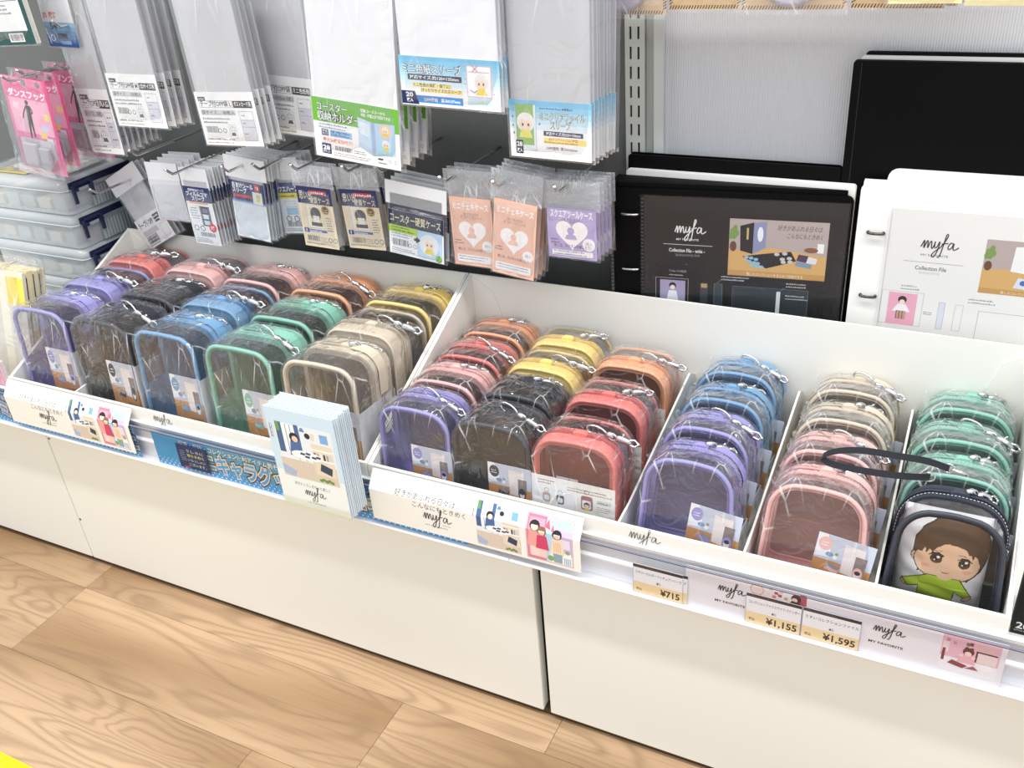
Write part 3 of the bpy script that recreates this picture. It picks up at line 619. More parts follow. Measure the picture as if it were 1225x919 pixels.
def info_card(sz):
    W, H, D, *_ = SZ[sz]; w = W*1.0; h = .072; p = Print(w, h); p.rect(0, 0, w, h, '#f4f2ec')
    p.tiny(.006, h-.007, .024, 2, .0019, '#7d4a3c', 2.0); p.tiny(.044, h-.010, .056, 2, .0019, '#7d4a3c', 2.0)
    for k, (x, c) in enumerate(((.012, '#c9a9a4'), (.030, '#5c5560'), (.062, '#a8686c'))):
        s = 1.5 if k == 2 else 1.0
        p.rect(x, .036, x+.010*s, .036+.013*s, c, .003); p.rect(x+.0015, .038, x+.0085*s, .036+.009*s, '#eef1f4', .002)
        p.ring(x+.005*s, .036+.0165*s, .003, .0006, '#8b6b64')
    p.chibi(.0695, .0425, .004, '#4b3a34'); p.rect(.082, .048, .100, .053, '#d8d4cc'); p.tiny(.083, .0490, .015, 1, .002, '#555555'); p.tiny(.082, .043, .018, 3, .0014, '#777777', 2)
    p.tiny(.006, .028, .09, 4, .0012, '#8a8a8a', 2)
    return p.build('info_card', '#f4f2ec', .0004)
def pouch(cname, sz, x, yfront, label, flip=False, seed=0, bag=True, style=0, clasp_side=1, see_back=False, lean=.08, strap=False, dz=0.0, yaw=0.0, cat='pouch'):
    W, H, D, rt, rb = SZ[sz]; TAPER[0] = .17 if sz in 'TN' else 0.0; ca, cb, cc = CL[cname]
    FAB = pm(ca, 0.62, grain=900); FABD = pm(cb, 0.6, grain=900); LIN = pm(cc, 0.75); PIP = pm(ca, 0.36, spec=.5)
    y0 = yfront if not flip else yfront+D
    t = thing('pouch', label, cat, (x, y0, TZ+CT+.0004+dz), (lean if flip else -lean, 0, (PI if flip else 0)+yaw), 'clear-window pouches in the trays')
    t.location.z += 0 if flip else math.sin(lean)*D*.92
    k = (cname, sz)
    def f_window():
        mb = MB(); o = outline(W, H, rt, rb, .004); mb.add([(a, .0012+.0010*math.sin(a*70)*0, b) for a, b in o], [tuple(range(len(o)))], VINYL); return mb
    def f_piping():
        mb = MB(); o = outline(W, H, rt, rb, .0022); mb.tube([(a, .0014, b) for a, b in o], .0031 if sz == 'L' else .0026, PIP, 8, closed=True)
        o2 = outline(W, H, rt, rb, .0065); mb.tube([(a, .0016, b) for a, b in o2], .0010, pm(cb, .4), 6, closed=True)
        oa = outline(W, H, rt, rb, .002); ob = outline(W, H, rt, rb, .0068); mb.loft([[(a, .0017, b) for a, b in oa], [(a, .0013, b) for a, b in ob]], PIP); return mb
    def half(o): return [i for i, (a, b) in enumerate(o) if b > H*.44]
    o = outline(W, H, rt, rb, .0006)
    def f_clear():
        mb = MB(); idx = half(o); mb.loft([[(o[i][0]*s, y, o[i][1]+(s-1)*.03) for i in idx] for y, s in ((.002, 1), (D*.2, .985), (D*.4, .985), (D*.52, 1))], VINYL, closed=False); return mb
    def f_band():
        mb = MB(); n = len(o); idx = half(o); low = list(range(idx[-1], n))+list(range(0, idx[0]+1))
        rings = []
        for y, g in ((D*.50, .0), (D*.53, .0012), (D*.62, .0016), (D*.74, .0016), (D*.86, .0012), (D*.97, 0)):
            rings.append([(a*(1+g/(W/2)), y, b if b < .01 else b+g*(b/H)) for a, b in o])
        mb.loft(rings, FAB); mb.loft([[(a*.999, y, max(b, .0008)) for a, b in (o[i] for i in low)] for y in (.002, D*.25, D*.5)], FAB, closed=False)
        rim = outline(W, H, rt, rb, .007); mb.loft([[(a, D*.5, b) for a, b in o], [(a, D*.5, b) for a, b in rim]], FAB)
        mb.tube([(o[i][0]*1.004, D*.515, o[i][1]+.0006) for i in idx], .0012, FABD, 5); return mb
    def f_zip():
        mb = MB(); q = outline(W+.0032, H+.0022, rt, rb, 0); idx = [i for i, (a, b) in enumerate(q) if b > H*.30]
        for y, r, m in ((D*.655, .0007, FABD), (D*.69, .0011, FAB), (D*.705, .0011, FABD), (D*.745, .0007, FABD)): mb.tube([(q[i][0], y, q[i][1]+.0004) for i in idx], r, m, 5)
        return mb
    def f_stitch():
        mb = MB(); q = outline(W+.0022, H+.0018, rt, rb, 0, n=14); idx = [i for i, (a, b) in enumerate(q) if b > H*.5]; wht = pm('#f3eef2', .6)
        pts = [Vector((q[i][0], D*.575, q[i][1]+.0008)) for i in idx]
        for a, b in zip(pts, pts[1:]):
            m_ = max(1, int((b-a).length/.0034))
            for j in range(m_): mb.tube([a.lerp(b, (j+.2)/m_), a.lerp(b, (j+.75)/m_)], .00035, wht, 4)
        return mb
    def f_back():
        mb = MB(); q = outline(W, H, rt, rb, .001); n = len(q); mb.add([(a, D*.972, b) for a, b in q], [tuple(range(n))], LIN); mb.add([(a, D*.978, b) for a, b in q], [tuple(range(n))], FAB); return mb
    def f_bpipe():
        mb = MB(); q = outline(W, H, rt, rb, .0022); mb.tube([(a, D*.985, b) for a, b in q], .0021, PIP, 8, closed=True); return mb
    part('front_window', pmesh(('front_window',)+k, f_window), t); part('front_piping', pmesh(('front_piping',)+k, f_piping), t)
    part('clear_gusset', pmesh(('clear_gusset',)+k, f_clear), t); gus = part('fabric_gusset', pmesh(('fabric_gusset',)+k, f_band), t)
    part('zipper', pmesh(('zipper',)+k, f_zip), gus)
    if cname in ('purple', 'coral', 'navy', 'green', 'pink'): part('stitching', pmesh(('stitching',)+k, f_stitch), gus)
    if see_back:
        def f_bwin():
            mb = MB(); q = outline(W, H, rt, rb, .005); mb.add([(a, D*.99, b) for a, b in q], [tuple(range(len(q)))], VINYL)
            qa = outline(W, H, rt, rb, .002); qb = outline(W, H, rt, rb, .008); mb.loft([[(a, D*.985, b) for a, b in qa], [(a, D*.99, b) for a, b in qb]], PIP); return mb
        def f_inner():
            mb = MB(); q = outline(W, H, rt, rb, .007); mb.prism([(a, b) for a, b in q], D*.46, D*.48, LIN)
            mb.box(-W*.42, W*.42, D*.5, D*.94, .005, .055, FAB, .004); return mb
        part('back_window', pmesh(('back_window',)+k, f_bwin), t); part('inner_panel', pmesh(('inner_panel',)+k, f_inner), t)
        mb = MB(); mb.box(-.005, .023, D*.992, D*.994, .062, .076, pm('#cfc3c0', .5)); po = part('logo_patch', mb, t)
        p = Print(.028, .014); p.logo(.005, .006, .016, '#8a7a78', .05); p.tiny(.006, .002, .014, 1, .0012, '#8a7a78')
        part('patch_print', p.build('patch_print', '#cfc3c0', .0002), po, loc=(.023, D*.9955, .062), rot=(0, 0, PI))
    else:
        part('back_panel', pmesh(('back_panel',)+k, f_back), t)
    part('back_piping', pmesh(('back_piping',)+k, f_bpipe), t)
    # hanging loop, ring and clasp
    cx = (.012 if sz != 'L' else .018)*clasp_side*(-1 if flip else 1)
    def f_tab():
        mb = MB(); pts = [(-.009, .0006), (.009, .0006), (.009, .0030), (.004, .0048), (-.004, .0048), (-.009, .0030)]
        mb.loft([[(a*1.0, y, b+e) for a, b in pts] for y, e in ((-.0045, -.001), (-.003, .0), (.003, 0), (.0045, -.001))], FAB, cap0=True, cap1=True); return mb
    def f_strap():
        mb = MB(); c = outline(W+.007, H+.004, rt+.003, rb, 0, n=10); idx = [i for i, (a, b) in enumerate(c) if a > .012 and b > H*.62]
        pa = [(c[i][0], c[i][1]) for i in idx]; mb.loft([[(a, D*.60, b) for a, b in pa], [(a+.0005, D*.60+.0005, b+.0012) for a, b in pa], [(a+.0005, D*.80, b+.0012) for a, b in pa], [(a, D*.80, b) for a, b in pa]], FAB, closed=False, smooth=False); return mb
    tl_ = Vector((cx-.020*clasp_side*(-1 if flip else 1)*.5, D*.70, H+.0024)); tab_ = part('loop_tab', pmesh(('loop_tab', cname), f_tab), t, loc=tl_)
    cl = part('clasp', pmesh(('clasp', style), lambda: clasp_mesh(style)), tab_, label='silver clasp', loc=Vector((cx-.006, D*(.66 if style else .60), H+.0030))-tl_, rot=(0, .35 if not flip else .1, (.5 if style else -.15)+(PI if flip else 0))); cl.scale = (1.55,)*3 if sz != 'L' else (1.8,)*3
    if strap: part('strap', pmesh(('strap',)+k, f_strap), t)
    if sz != 'N':
        me, w_, h_ = _pm.setdefault(('ins',)+k, insert_card(sz, ca))
        part('insert_card', me, t, loc=(W/2-w_+.001+(.004 if sz == 'T' else 0), -.0012, .002), rot=(0, (.10 if sz == 'T' else 0), 0))
        def f_side():
            mb = MB(); e_ = .0045 if sz == 'T' else 0; mb.box(W/2+.0014+e_, W/2+.0020+e_, -.0012, D*.93, .002, h_*(.55 if e_ else 1), PAPER); mb.box(W/2-.5*W, W/2+.0020, D*.985+.0022, D*.985+.0026, .002, h_, PAPER)
            for q in range(9 if not e_ else 3): mb.box(W/2+.0020+e_, W/2+.00205+e_, D*.5+.0, D*.56, .02+q*.004, .0224+q*.004, pm('#555555'))
            return mb
        part('insert_sleeve', pmesh(('insert_sleeve',)+k, f_side), t, label='white paper sleeve')
        if see_back:
            part('info_card', info_card(sz), t, loc=(W/2, D*1.0+.0016, .002), rot=(0, 0, PI))
    if bag: part('plastic_bag', pmesh(('plastic_bag', sz, seed % 4), lambda: bag_mesh(sz, seed % 4)), t, label='clear crinkled plastic bag')
    return t
ORD = ['first', 'second', 'third', 'fourth']
LEFT = [(.047, 'purple purple- coral-'), (.180, 'black black pink-'), (.3085, 'blue blue- pink'), (.4455, 'green green orange'), (.5835, 'beige beige- yellow')]
RIGHT = [(.7265, 'purple pink coral orange'), (.8365, 'black black yellow- yellow-'), (.9465, 'coral- coral- orange-'), (1.0835, 'purple purple blue blue'), (1.2245, 'pink pink beige beige'), (1.3525, '. green green green')]
CN = ['first', 'second', 'third', 'fourth', 'fifth', 'sixth']
sd = 0
for (cols, sz, tn, y0, pt) in ((LEFT, 'L', 'left', .0165, .0955), (RIGHT, 'S', 'right', .0165, .0725)):
    for ci, (X, names) in enumerate(cols):
        L = names.split()
        for i, nm in enumerate(L):
            if nm == '.': continue
            fl_ = nm.endswith('-'); c = nm.rstrip('-'); sd += 1; r = random.Random(sd)
            pitch_ = pt if not (tn == 'right' and ci == 2) else .094
            tz_ = tn == 'right' and ci >= 3
            if tz_: pitch_ = .0695
            pos = {0: 'front', len(L)-1: 'rearmost'}.get(i, ORD[i])
            kind = 'tall' if sz == 'L' else 'small'
            lab = f'{kind} {NAME[c]} bagged pouch, {pos} in the {CN[ci]} column of the {tn} tray'
            pouch(c, 'T' if tz_ else sz, X+r.uniform(-.0012, .0012), y0+i*pitch_-(.003 if tz_ else 0), lab, lean=.17 if tz_ else .08, flip=fl_, seed=sd, style=sd % 2, clasp_side=1, see_back=(tn == 'right' and ci == 2), strap=(sz == 'L' and not fl_) or (ci in (3, 4) and tn == 'right'), yaw=r.uniform(-.012, .012))

# navy pouch, opened out of its bag, with the plush doll inside
NX, NY = 1.3530, .0165
nav = pouch('navy', 'N', NX, NY, 'dark navy unbagged pouch with a black wrist strap, holding the printed plush', bag=False, seed=3, style=1, strap=False, lean=.15)
nav['group'] = ''
del nav['group']
mb = MB()
sp = spline([at(1135, 561, .058), at(1110, 552, .050), at(1070, 545, .040), at(1030, 539, .034), at(1000, 540, .030), at(985, 546, .028), at(990, 553, .028), at(1010, 559, .030), at(1050, 566, .036), at(1085, 570, .044), at(1112, 571, .056)], 5)
inv = (Matrix.Translation(nav.location) @ nav.rotation_euler.to_matrix().to_4x4()).inverted()
pts = [inv @ Vector(q) for q in sp]; wv = Vector((.12, .35, .93)).normalized()*.8
r0, r1, r2, r3 = [], [], [], []
for i, q in enumerate(pts):
    d = (pts[min(i+1, len(pts)-1)]-pts[max(i-1, 0)]).normalized(); nn = d.cross(wv).normalized()*.0009; h = wv*.0042
    r0.append(q+h+nn); r1.append(q+h-nn); r2.append(q-h-nn); r3.append(q-h+nn)
mb.loft([r0, r1, r2, r3, r0], pm('#20232a', .7, grain=900), closed=False, smooth=False); part('wrist_strap', mb, nav)
mb = MB(); 
for q in (pts[0], pts[-1]): mb.tube([q+Vector((.005*math.cos(a_), .001, .005*math.sin(a_))) for a_ in [2*PI*k/12 for k in range(12)]], .0009, CHROME, 6, closed=True)
mb.tube([pts[0]+Vector((.003, 0, 0)), pts[0]+Vector((.010, .001, -.002)), pts[0]+Vector((.018, .002, -.004))], [.0014, .0026, .0016], CHROME, 8)
part('strap_hardware', mb, nav, label='silver strap rings and swivel')
mb = MB(); mb.tube([(.0555+.0025*math.cos(a_), .046, .077+.004*math.sin(a_)) for a_ in [2*PI*k/10 for k in range(10)]], .0009, CHROME, 6, closed=True)
mb.box(.0535, .0575, .044, .048, .066, .0735, CHROME, .001); mb.box(.0540, .0565, .045, .047, .034, .067, pm('#15161a', .4), .0008); part('zip_pull', mb, nav, label='silver zip slider with a black pull')

def inpoly(x, y, P):
    c = False; j = len(P)-1
    for i in range(len(P)):
        a, b = P[i], P[j]
        if (a[1] > y) != (b[1] > y) and x < (b[0]-a[0])*(y-a[1])/(b[1]-a[1])+a[0]: c = not c
        j = i
    return c
ell = lambda x, y, rx, ry: [(x+rx*math.cos(2*PI*k/28), y+ry*math.sin(2*PI*k/28)) for k in range(28)]
HT = [(.17, .62), (.175, .74), (.24, .85), (.38, .945), (.55, .975), (.80, .955), (.95, .89), (.99, .77), (.985, .62)]
ART = [('#2c1c10', [(.165, .62), (.17, .75), (.235, .86), (.38, .955), (.55, .985), (.81, .965), (.96, .895), (1.0, .77), (.995, .6), (.94, .47), (.80, .345), (.77, .42), (.34, .42), (.245, .375), (.25, .46), (.17, .55)]),
       ('#5b4024', [(a*.985+.008, b*.985+.008) for a, b in HT]+[(.93, .49), (.81, .36), (.78, .42), (.33, .42), (.255, .39), (.26, .47), (.19, .55)]),
       ('#3a2415', ell(.20, .535, .052, .055)), ('#fbcfa8', ell(.203, .535, .044, .047)),
       ('#3a2415', ell(.555, .525, .372, .212)), ('#fbcfa8', ell(.555, .527, .362, .204)),
       ('#f4b598', ell(.33, .46, .05, .022)), ('#f4b598', ell(.79, .46, .05, .022)),
       ('#5b4024', [(.18, .60), (.27, .60), (.30, .655), (.315, .59), (.345, .64), (.37, .635), (.375, .605), (.42, .665), (.49, .715), (.55, .745), (.62, .75), (.69, .735), (.75, .695), (.79, .64), (.80, .665), (.83, .60), (.85, .655), (.875, .63), (.91, .545), (.93, .60), (.985, .62), (.98, .74), (.92, .87), (.55, .96), (.25, .83), (.19, .72)]),
       ('#2c1a10', [(.33, .575), (.39, .62), (.46, .625), (.515, .60), (.51, .575), (.45, .60), (.39, .595)]), ('#2c1a10', [(.655, .575), (.71, .61), (.78, .615), (.835, .565), (.80, .575), (.75, .592), (.70, .588)]),
       ('#3b2312', ell(.435, .555, .068, .052)), ('#3b2312', ell(.745, .547, .066, .052)), ('#5d3a1f', ell(.435, .538, .052, .03)), ('#5d3a1f', ell(.745, .53, .05, .03)), ('#1c0f08', ell(.435, .562, .036, .03)), ('#1c0f08', ell(.745, .555, .036, .03)),
       ('#ffffff', ell(.455, .575, .018, .015)), ('#ffffff', ell(.765, .568, .018, .015)), ('#ffffff', ell(.415, .54, .010, .008)), ('#ffffff', ell(.725, .533, .010, .008)),
       ('#7a5436', [(.40, .632), (.49, .642), (.49, .648), (.40, .638)]), ('#7a5436', [(.67, .636), (.76, .628), (.76, .635), (.67, .642)]),
       ('#b8503e', [(.49, .428), (.53, .418), (.58, .418), (.62, .428), (.58, .409), (.53, .409)]),
       ('#3c4a12', [(.36, .365), (.74, .365), (.885, .195), (.80, .145), (.70, .215), (.69, .0), (.29, .0), (.28, .20), (.17, .155), (.09, .235)]),
       ('#3a2415', [(.80, .150), (.885, .200), (.90, .14), (.84, .095), (.79, .11)]), ('#fbd3b0', [(.808, .148), (.878, .190), (.89, .145), (.84, .105), (.80, .118)]),
       ('#3a2415', [(.09, .235), (.17, .155), (.12, .145), (.075, .19)]), ('#fbd3b0', [(.098, .222), (.158, .163), (.12, .155), (.085, .19)]),
       ('#bcdc3c', [(.37, .357), (.73, .357), (.872, .195), (.80, .155), (.69, .23), (.68, .0), (.30, .0), (.29, .215), (.17, .168), (.105, .232)]),
       ('#fbcfa8', [(.47, .365), (.64, .365), (.60, .335), (.51, .335)])]
plu = thing('plush_doll', 'white plush pillow printed with a brown-haired boy in a green shirt, inside the navy pouch', 'plush toy', (NX-.0035, NY+.0310, TZ+CT+.013), (-.15, 0, 0))
PWd, PHt, NUu, NVv = .0850, .106, 120, 150
mb = MB(); vs = []; cols = {}
def pil(u, v):
    a = max(0, 1-abs(2*u-1)**3.4)**.5; b = max(0, 1-abs(2*v-1)**3.4)**.5
    wr = .0016*math.sin(17*v+5*u)*max(0, .35-u)*2 + .0008*math.sin(31*v+9*u)*(1 if u < .3 or v < .25 else .25)
    return (.021*a*b+wr*a*b)
for j in range(NVv+1):
    for i in range(NUu+1):
        u, v = i/NUu, j/NVv; pinch = 1-.05*(abs(2*v-1)**2)*(1 if v > .5 else .3)
        vs.append(((u-.5)*PWd*pinch, -pil(u, v), v*PHt))
fs = {}
WHT = '#f6f5f6'
for j in range(NVv):
    for i in range(NUu):
        u, v = (i+.5)/NUu, (j+.5)/NVv; c = WHT
        for hx, P in ART:
            if inpoly(u, v, P): c = hx
        a = j*(NUu+1)+i; fs.setdefault(c, []).append((a, a+1, a+NUu+2, a+NUu+1))
mb.v = vs
for c, F in fs.items():
    i = mb.mat(pm(c, .5 if c == WHT else .4))
    for f in F: mb.f.append(list(f)); mb.mi.append(i); mb.sm.append(True)
bk = [((u-.5)*PWd, pil(u, v), v*PHt) for v in [k/10 for k in range(11)] for u in [k/10 for k in range(11)]]
mb.add(bk, [(j*11+i, j*11+i+1, j*11+i+12, j*11+i+11) for j in range(10) for i in range(10)], pm(WHT, .5), True)
part('pillow_body', mb, plu)

# ================================================================== HANGING PACKS ON PEG HOOKS
def hook(x, ytip, z, lab):
    mb = MB(); mb.tube(spline([(0, .383-ytip, 0), (0, .2*(.383-ytip), 0), (0, .004, 0), (-.0, -.002, .002), (-.0, -.012, .011)], 4), .0021, CHROME, 8)
    mb.tube([(0, -.012, .011), (0, -.0126, .0116), (0, -.0128, .0118)], [.0024, .0028, .0016], CHROME, 8)
    o = link('peg_hook', mb.mesh('peg_hook'), None, (x, ytip, z)); tag(o, lab, 'hook', 'chrome peg hooks on the back panel'); return o
def pillow_film(w, h, d, mat, nx=7, nz=9, seed=0, x0=0, z0=0):
    mb = MB(); r = random.Random(seed+int(w*1e4))
    for sg, y in ((-1, 0), (1, d)):
        vs = []
        for j in range(nz+1):
            for i in range(nx+1):
                e = (i in (0, nx)) or (j in (0, nz)); bul = 0 if e else -sg*-1*0
                vs.append((x0+w*i/nx+(0 if e else r.uniform(-.3, .3)*w/nx), y+(sg*(r.uniform(.0001, .0012)) if not e else (d/2-y)*.9), z0+h*j/nz+(0 if e else r.uniform(-.3, .3)*h/nz)))
        mb.add(vs, [(j*(nx+1)+i, j*(nx+1)+i+1, (j+1)*(nx+1)+i+1, (j+1)*(nx+1)+i) for j in range(nz) for i in range(nx)], mat, False)
    return mb
NTH = ['first', 'second', 'third', 'fourth', 'fifth', 'sixth', 'seventh', 'eighth', 'ninth', 'tenth', 'eleventh', 'twelfth', 'thirteenth']
def copy_thing(o):
    c = o.copy(); COL.objects.link(c)
    for ch in list(o.children):
        d = ch.copy(); COL.objects.link(d); d.parent = c
    return c
GRP = None
def pack(nm, lab, backlab, grp, quad, Y, up, pr, mat, n, dy, dx=0.0, thick=.003, header=None, side=.004, base='#f5f4f4', tip=None, hook_lab=None, content_h=None, tilt=0.0, blank=False, inner=None, dz=0.0, headfilm=None):
    TL, TR, BL = [at(px, py, Y) for px, py in quad]
    wd = math.hypot(TR.x-TL.x, TR.z-TL.z); ang = math.atan2(TR.z-TL.z, TR.x-TL.x); ht = math.hypot(TL.x-BL.x, TL.z-BL.z)
    lean_ = math.atan2(-(TL.x-BL.x), TL.z-BL.z); ang = ang*.5+lean_*.5
    t = thing(nm, lab, 'packet', (BL.x, Y, BL.z), (tilt, -ang, 0), grp)
    P = pr(wd, ht); lc = P.build('label_card', base, .0005); part('label_card', lc, t, label=None)
    ch = content_h if content_h else ht+up-.012
    if not blank:
        a = MB(); a.box(.002, wd-.002, .0010, .0010+thick, .002, ch, mat, .0008); part(inner or 'sleeves', a, t)
    F = pillow_film(wd+2*side, ht+up-(.0 if not header else .022), thick+.003, PACK, seed=int(abs(BL.x)*1000), x0=-side, z0=-.003); 
    for k, v in enumerate(F.v): F.v[k] = (v[0], v[1]-.0012, v[2])
    part('film_bag', F, t)
    if header:
        a = MB(); z0 = ht+up-.026; ww = wd*header[1]; xo = (wd-ww)/2
        a.box(xo, xo+ww, .001, .0022, z0, z0+.034, pm(header[0], .55) if isinstance(header[0], str) else header[0]); part('header_card' if isinstance(header[0], str) else 'header_film', a, t)
    if headfilm:
        H2 = pillow_film(wd+2*side+.004, headfilm, .002, HEAD, nx=6, nz=5, seed=int(abs(BL.x)*777), x0=-side-.002, z0=ht+up-.006); part('header_film', H2, t)
    for k in range(1, n):
        c = copy_thing(t); r = random.Random(k+int(BL.x*1000)); c.location.y += k*dy; c.location.x += k*dx+r.uniform(-.0012, .0012); c.location.z += r.uniform(-.002, .001)+k*dz; c.rotation_euler.y += r.uniform(-.012, .012)
        c['label'] = backlab + ', ' + NTH[k] + ' from the front'
    if tip:
        h = hook(BL.x+tip[0], Y-tip[1], BL.z+tip[2], hook_lab)
    return t
def opp(size, box, sub, chib=True):
    def f(w, h):
        p = Print(w, h); p.rect(0, 0, w, h, '#f6f6f6'); u = h/10
        p.rect(u*.6, h-u*1.6, u*2.4, h-u*.9, '#222222'); p.tiny(u*.8, h-u*1.45, u*1.4, 1, u*.35, '#eeeeee')
        p.frame(u*.6, h-u*2.9, w*.62, h-u*1.6, .0004, '#333333'); p.text('テープ付OPP袋'+size, u*.9, h-u*2.6, u*.85, '#1c1c1c', w=w*.60-u*.9, bold=.03)
        p.rect(w*.63, h-u*2.9, w*.95, h-u*1.6, '#111111'); p.text(box, w*.65, h-u*2.55, u*.7, '#ffffff', w=w*.28, bold=.03)
        p.rect(u*.6, h-u*4.3, w*.64, h-u*3.3, '#cfcfd3'); p.text(sub, u*.8, h-u*4.1, u*.6, '#3a3a3a', w=w*.57, bold=.02)
        p.tiny(u*.7, h-u*5.1, w*.56, 2, u*.34, '#4a4a4a', 2.0); p.barcode(u*1.0, h-u*7.6, w*.2, u*1.2)
        for k in range(2): p.ring(w*.30+u*1.2*k, h-u*7.2, u*.45, u*.1, '#333333', 12)
        x = w*.53; p.frame(x-u*.9, h-u*8.6, x+u*.9, h-u*6, .0003, '#777777'); p.chibi(x, h-u*7.0, u*.75, '#d8d8d8', '#f4f4f4', '#5a5a5a')
        p.tiny(u*.6, h-u*9.0, w*.5, 1, u*.3, '#555555'); p.tiny(u*.6, h-u*9.6, w*.62, 1, u*.25, '#777777')
        a, b = w*.70, w*.93; p.frame(a, h-u*9, b, h-u*3.5, .0004, '#555566'); p.rect(a+.0004, h-u*9+.0004, b-.0004, h-u*5.1, '#dcdbe6'); p.line([(a, h-u*5.1), (b, h-u*5.1)], .0003, '#555566'); p.line([(a, h-u*6.4), (b, h-u*6.4)], .0003, '#555566')
        for q in (4.4, 5.8, 7.8): p.tiny(a+u*.4, h-u*q, u*.9, 1, u*.25, '#444444')
        return p
    return f
def coaster_holder(w, h):
    p = Print(w, h); p.rect(0, 0, w, h, '#f7f7f6'); p.rect(0, h*.60, w, h, '#6db53a')
    p.outlined('コースター', w*.06, h*.80, h*.11, '#ffffff', '#14243c', w=w*.35, bold=.03, ob=.12); p.outlined('収納ホルダー', w*.06, h*.64, h*.12, '#ffffff', '#14243c', w=w*.50, bold=.03, ob=.12)
    p.text('紙製コースターから', w*.57, h*.87, h*.045, '#ffffff', w=w*.28, bold=.03); p.text('布製・珪藻土まで収納できる!', w*.57, h*.80, h*.045, '#ffffff', w=w*.34, bold=.03)
    p.poly([(w*.53, h*.28), (w*.70, h*.17), (w*.70, h*.72), (w*.53, h*.78)], '#c6ddf1'); p.poly([(w*.70, h*.17), (w*.95, h*.22), (w*.95, h*.74), (w*.70, h*.72)], '#b7d3ee'); p.poly([(w*.68, h*.17), (w*.72, h*.17), (w*.72, h*.73), (w*.68, h*.72)], '#9fb9d8')
    p.disc(w*.84, h*.61, h*.11, '#f6cf97'); p.chibi(w*.84, h*.62, h*.06, '#f0ede6'); p.rect(w*.76, h*.24, w*.92, h*.47, '#a9dcf2'); p.chibi(w*.84, h*.39, h*.07, '#f3f1ee')
    p.poly([(w*.55, h*.52), (w*.66, h*.46), (w*.66, h*.68), (w*.55, h*.72)], '#e3eef8')
    p.tiny(w*.06, h*.55, w*.42, 2, h*.028, '#4a6fa5', 1.9); p.rect(w*.09, h*.37, w*.17, h*.48, '#1c3568'); p.text('対応', w*.10, h*.43, h*.035, '#ffffff', w=w*.06, bold=.03); p.text('サイズ', w*.10, h*.385, h*.03, '#ffffff', w=w*.06, bold=.03)
    p.rect(w*.19, h*.37, w*.45, h*.48, '#8ec4ef'); p.text('布製・珪藻土 約90mm', w*.20, h*.435, h*.032, '#1c3568', w=w*.22, bold=.03); p.text('正方形 約90×90mm', w*.20, h*.385, h*.032, '#1c3568', w=w*.22, bold=.03)
    p.text('最大56枚収納可能!', w*.10, h*.275, h*.055, '#e8702a', w=w*.35, bold=.04)
    p.rect(w*.08, h*.06, w*.19, h*.24, '#1c2f60', .001); p.text('28', w*.09, h*.13, h*.075, '#ffffff', w=w*.085, bold=.07); p.text('ポケット', w*.09, h*.075, h*.04, '#ffffff', w=w*.085, bold=.04)
    p.barcode(w*.24, h*.14, w*.2, h*.08); p.tiny(w*.22, h*.09, w*.5, 2, h*.018, '#555555', 2.0); p.tiny(w*.46, h*.19, w*.18, 2, h*.018, '#555555', 2)
    p.rect(w*.74, h*.12, w*.80, h*.15, '#333333'); p.rect(w*.74, h*.06, w*.84, h*.08, '#888888'); p.ring(w*.88, h*.12, h*.028, h*.006, '#444444', 12); p.ring(w*.945, h*.12, h*.028, h*.006, '#444444', 12)
    return p
def shikishi(w, h):
    p = Print(w, h)
    for k in range(12): p.rect(0, h*(1-(k+1)/12), w, h*(1-k/12), '#%02x%02x%02x' % tuple(int(a+(b-a)*min(1, k/8)) for a, b in zip((110, 190, 228), (247, 249, 250))))
    p.outlined('ミニ色紙スリーブ', w*.03, h*.68, h*.14, '#ffffff', '#1d2f52', w=w*.60, bold=.02, ob=.11)
    p.rect(w*.08, h*.52, w*.63, h*.64, '#1b2345', .001); p.text('対応サイズ:約120×135mm', w*.10, h*.55, h*.06, '#ffffff', w=w*.50, bold=.03)
    p.rect(w*.12, h*.385, w*.52, h*.465, '#fbe27a'); p.text('ミニ色紙の保護・保管に!', w*.13, h*.395, h*.06, '#1b2345', w=w*.38, bold=.03); p.rect(w*.2, h*.285, w*.63, h*.365, '#fbe27a'); p.text('ぴったりサイズのスリーブ!', w*.21, h*.295, h*.06, '#1b2345', w=w*.41, bold=.03)
    p.poly([(w*.13, h*.06), (w*.63, h*.06), (w*.63, h*.21), (w*.15, h*.21)], '#3f8fd6'); p.text('OPP透明   厚み0.07mm', w*.23, h*.10, h*.06, '#ffffff', w=w*.37, bold=.03)
    p.poly([(w*.0, h*.02), (w*.18, h*.02), (w*.14, h*.29), (w*.0, h*.29)], '#1a2a5c'); p.text('20', w*.045, h*.17, h*.09, '#ffffff', w=w*.075, bold=.05); p.text('枚入', w*.05, h*.07, h*.065, '#ffffff', w=w*.065, bold=.04)
    p.rect(w*.68, h*.09, w*.92, h*.26, '#cfe6ef'); p.rect(w*.68, h*.26, w*.92, h*.88, '#fbfbfb'); p.frame(w*.68, h*.26, w*.92, h*.88, .0008, '#e8a6bd'); p.line([(w*.70, h*.76), (w*.90, h*.76)], .0006, '#d27f9d'); p.line([(w*.74, h*.88), (w*.79, h*.77)], .0009, '#d27f9d'); p.line([(w*.79, h*.88), (w*.74, h*.77)], .0009, '#d27f9d')
    p.chibi(w*.82, h*.55, h*.16, '#eceae6', top='#f0d93f'); p.line([(w*.71, h*.4), (w*.75, h*.35), (w*.78, h*.4)], .0008, '#6a4a8c')
    for a, b in ((.66, .6), (.95, .2), (.94, .33), (.66, .5)): p.rect(w*a, h*b, w*a+.001, h*b+.001, '#33557a')
    return p
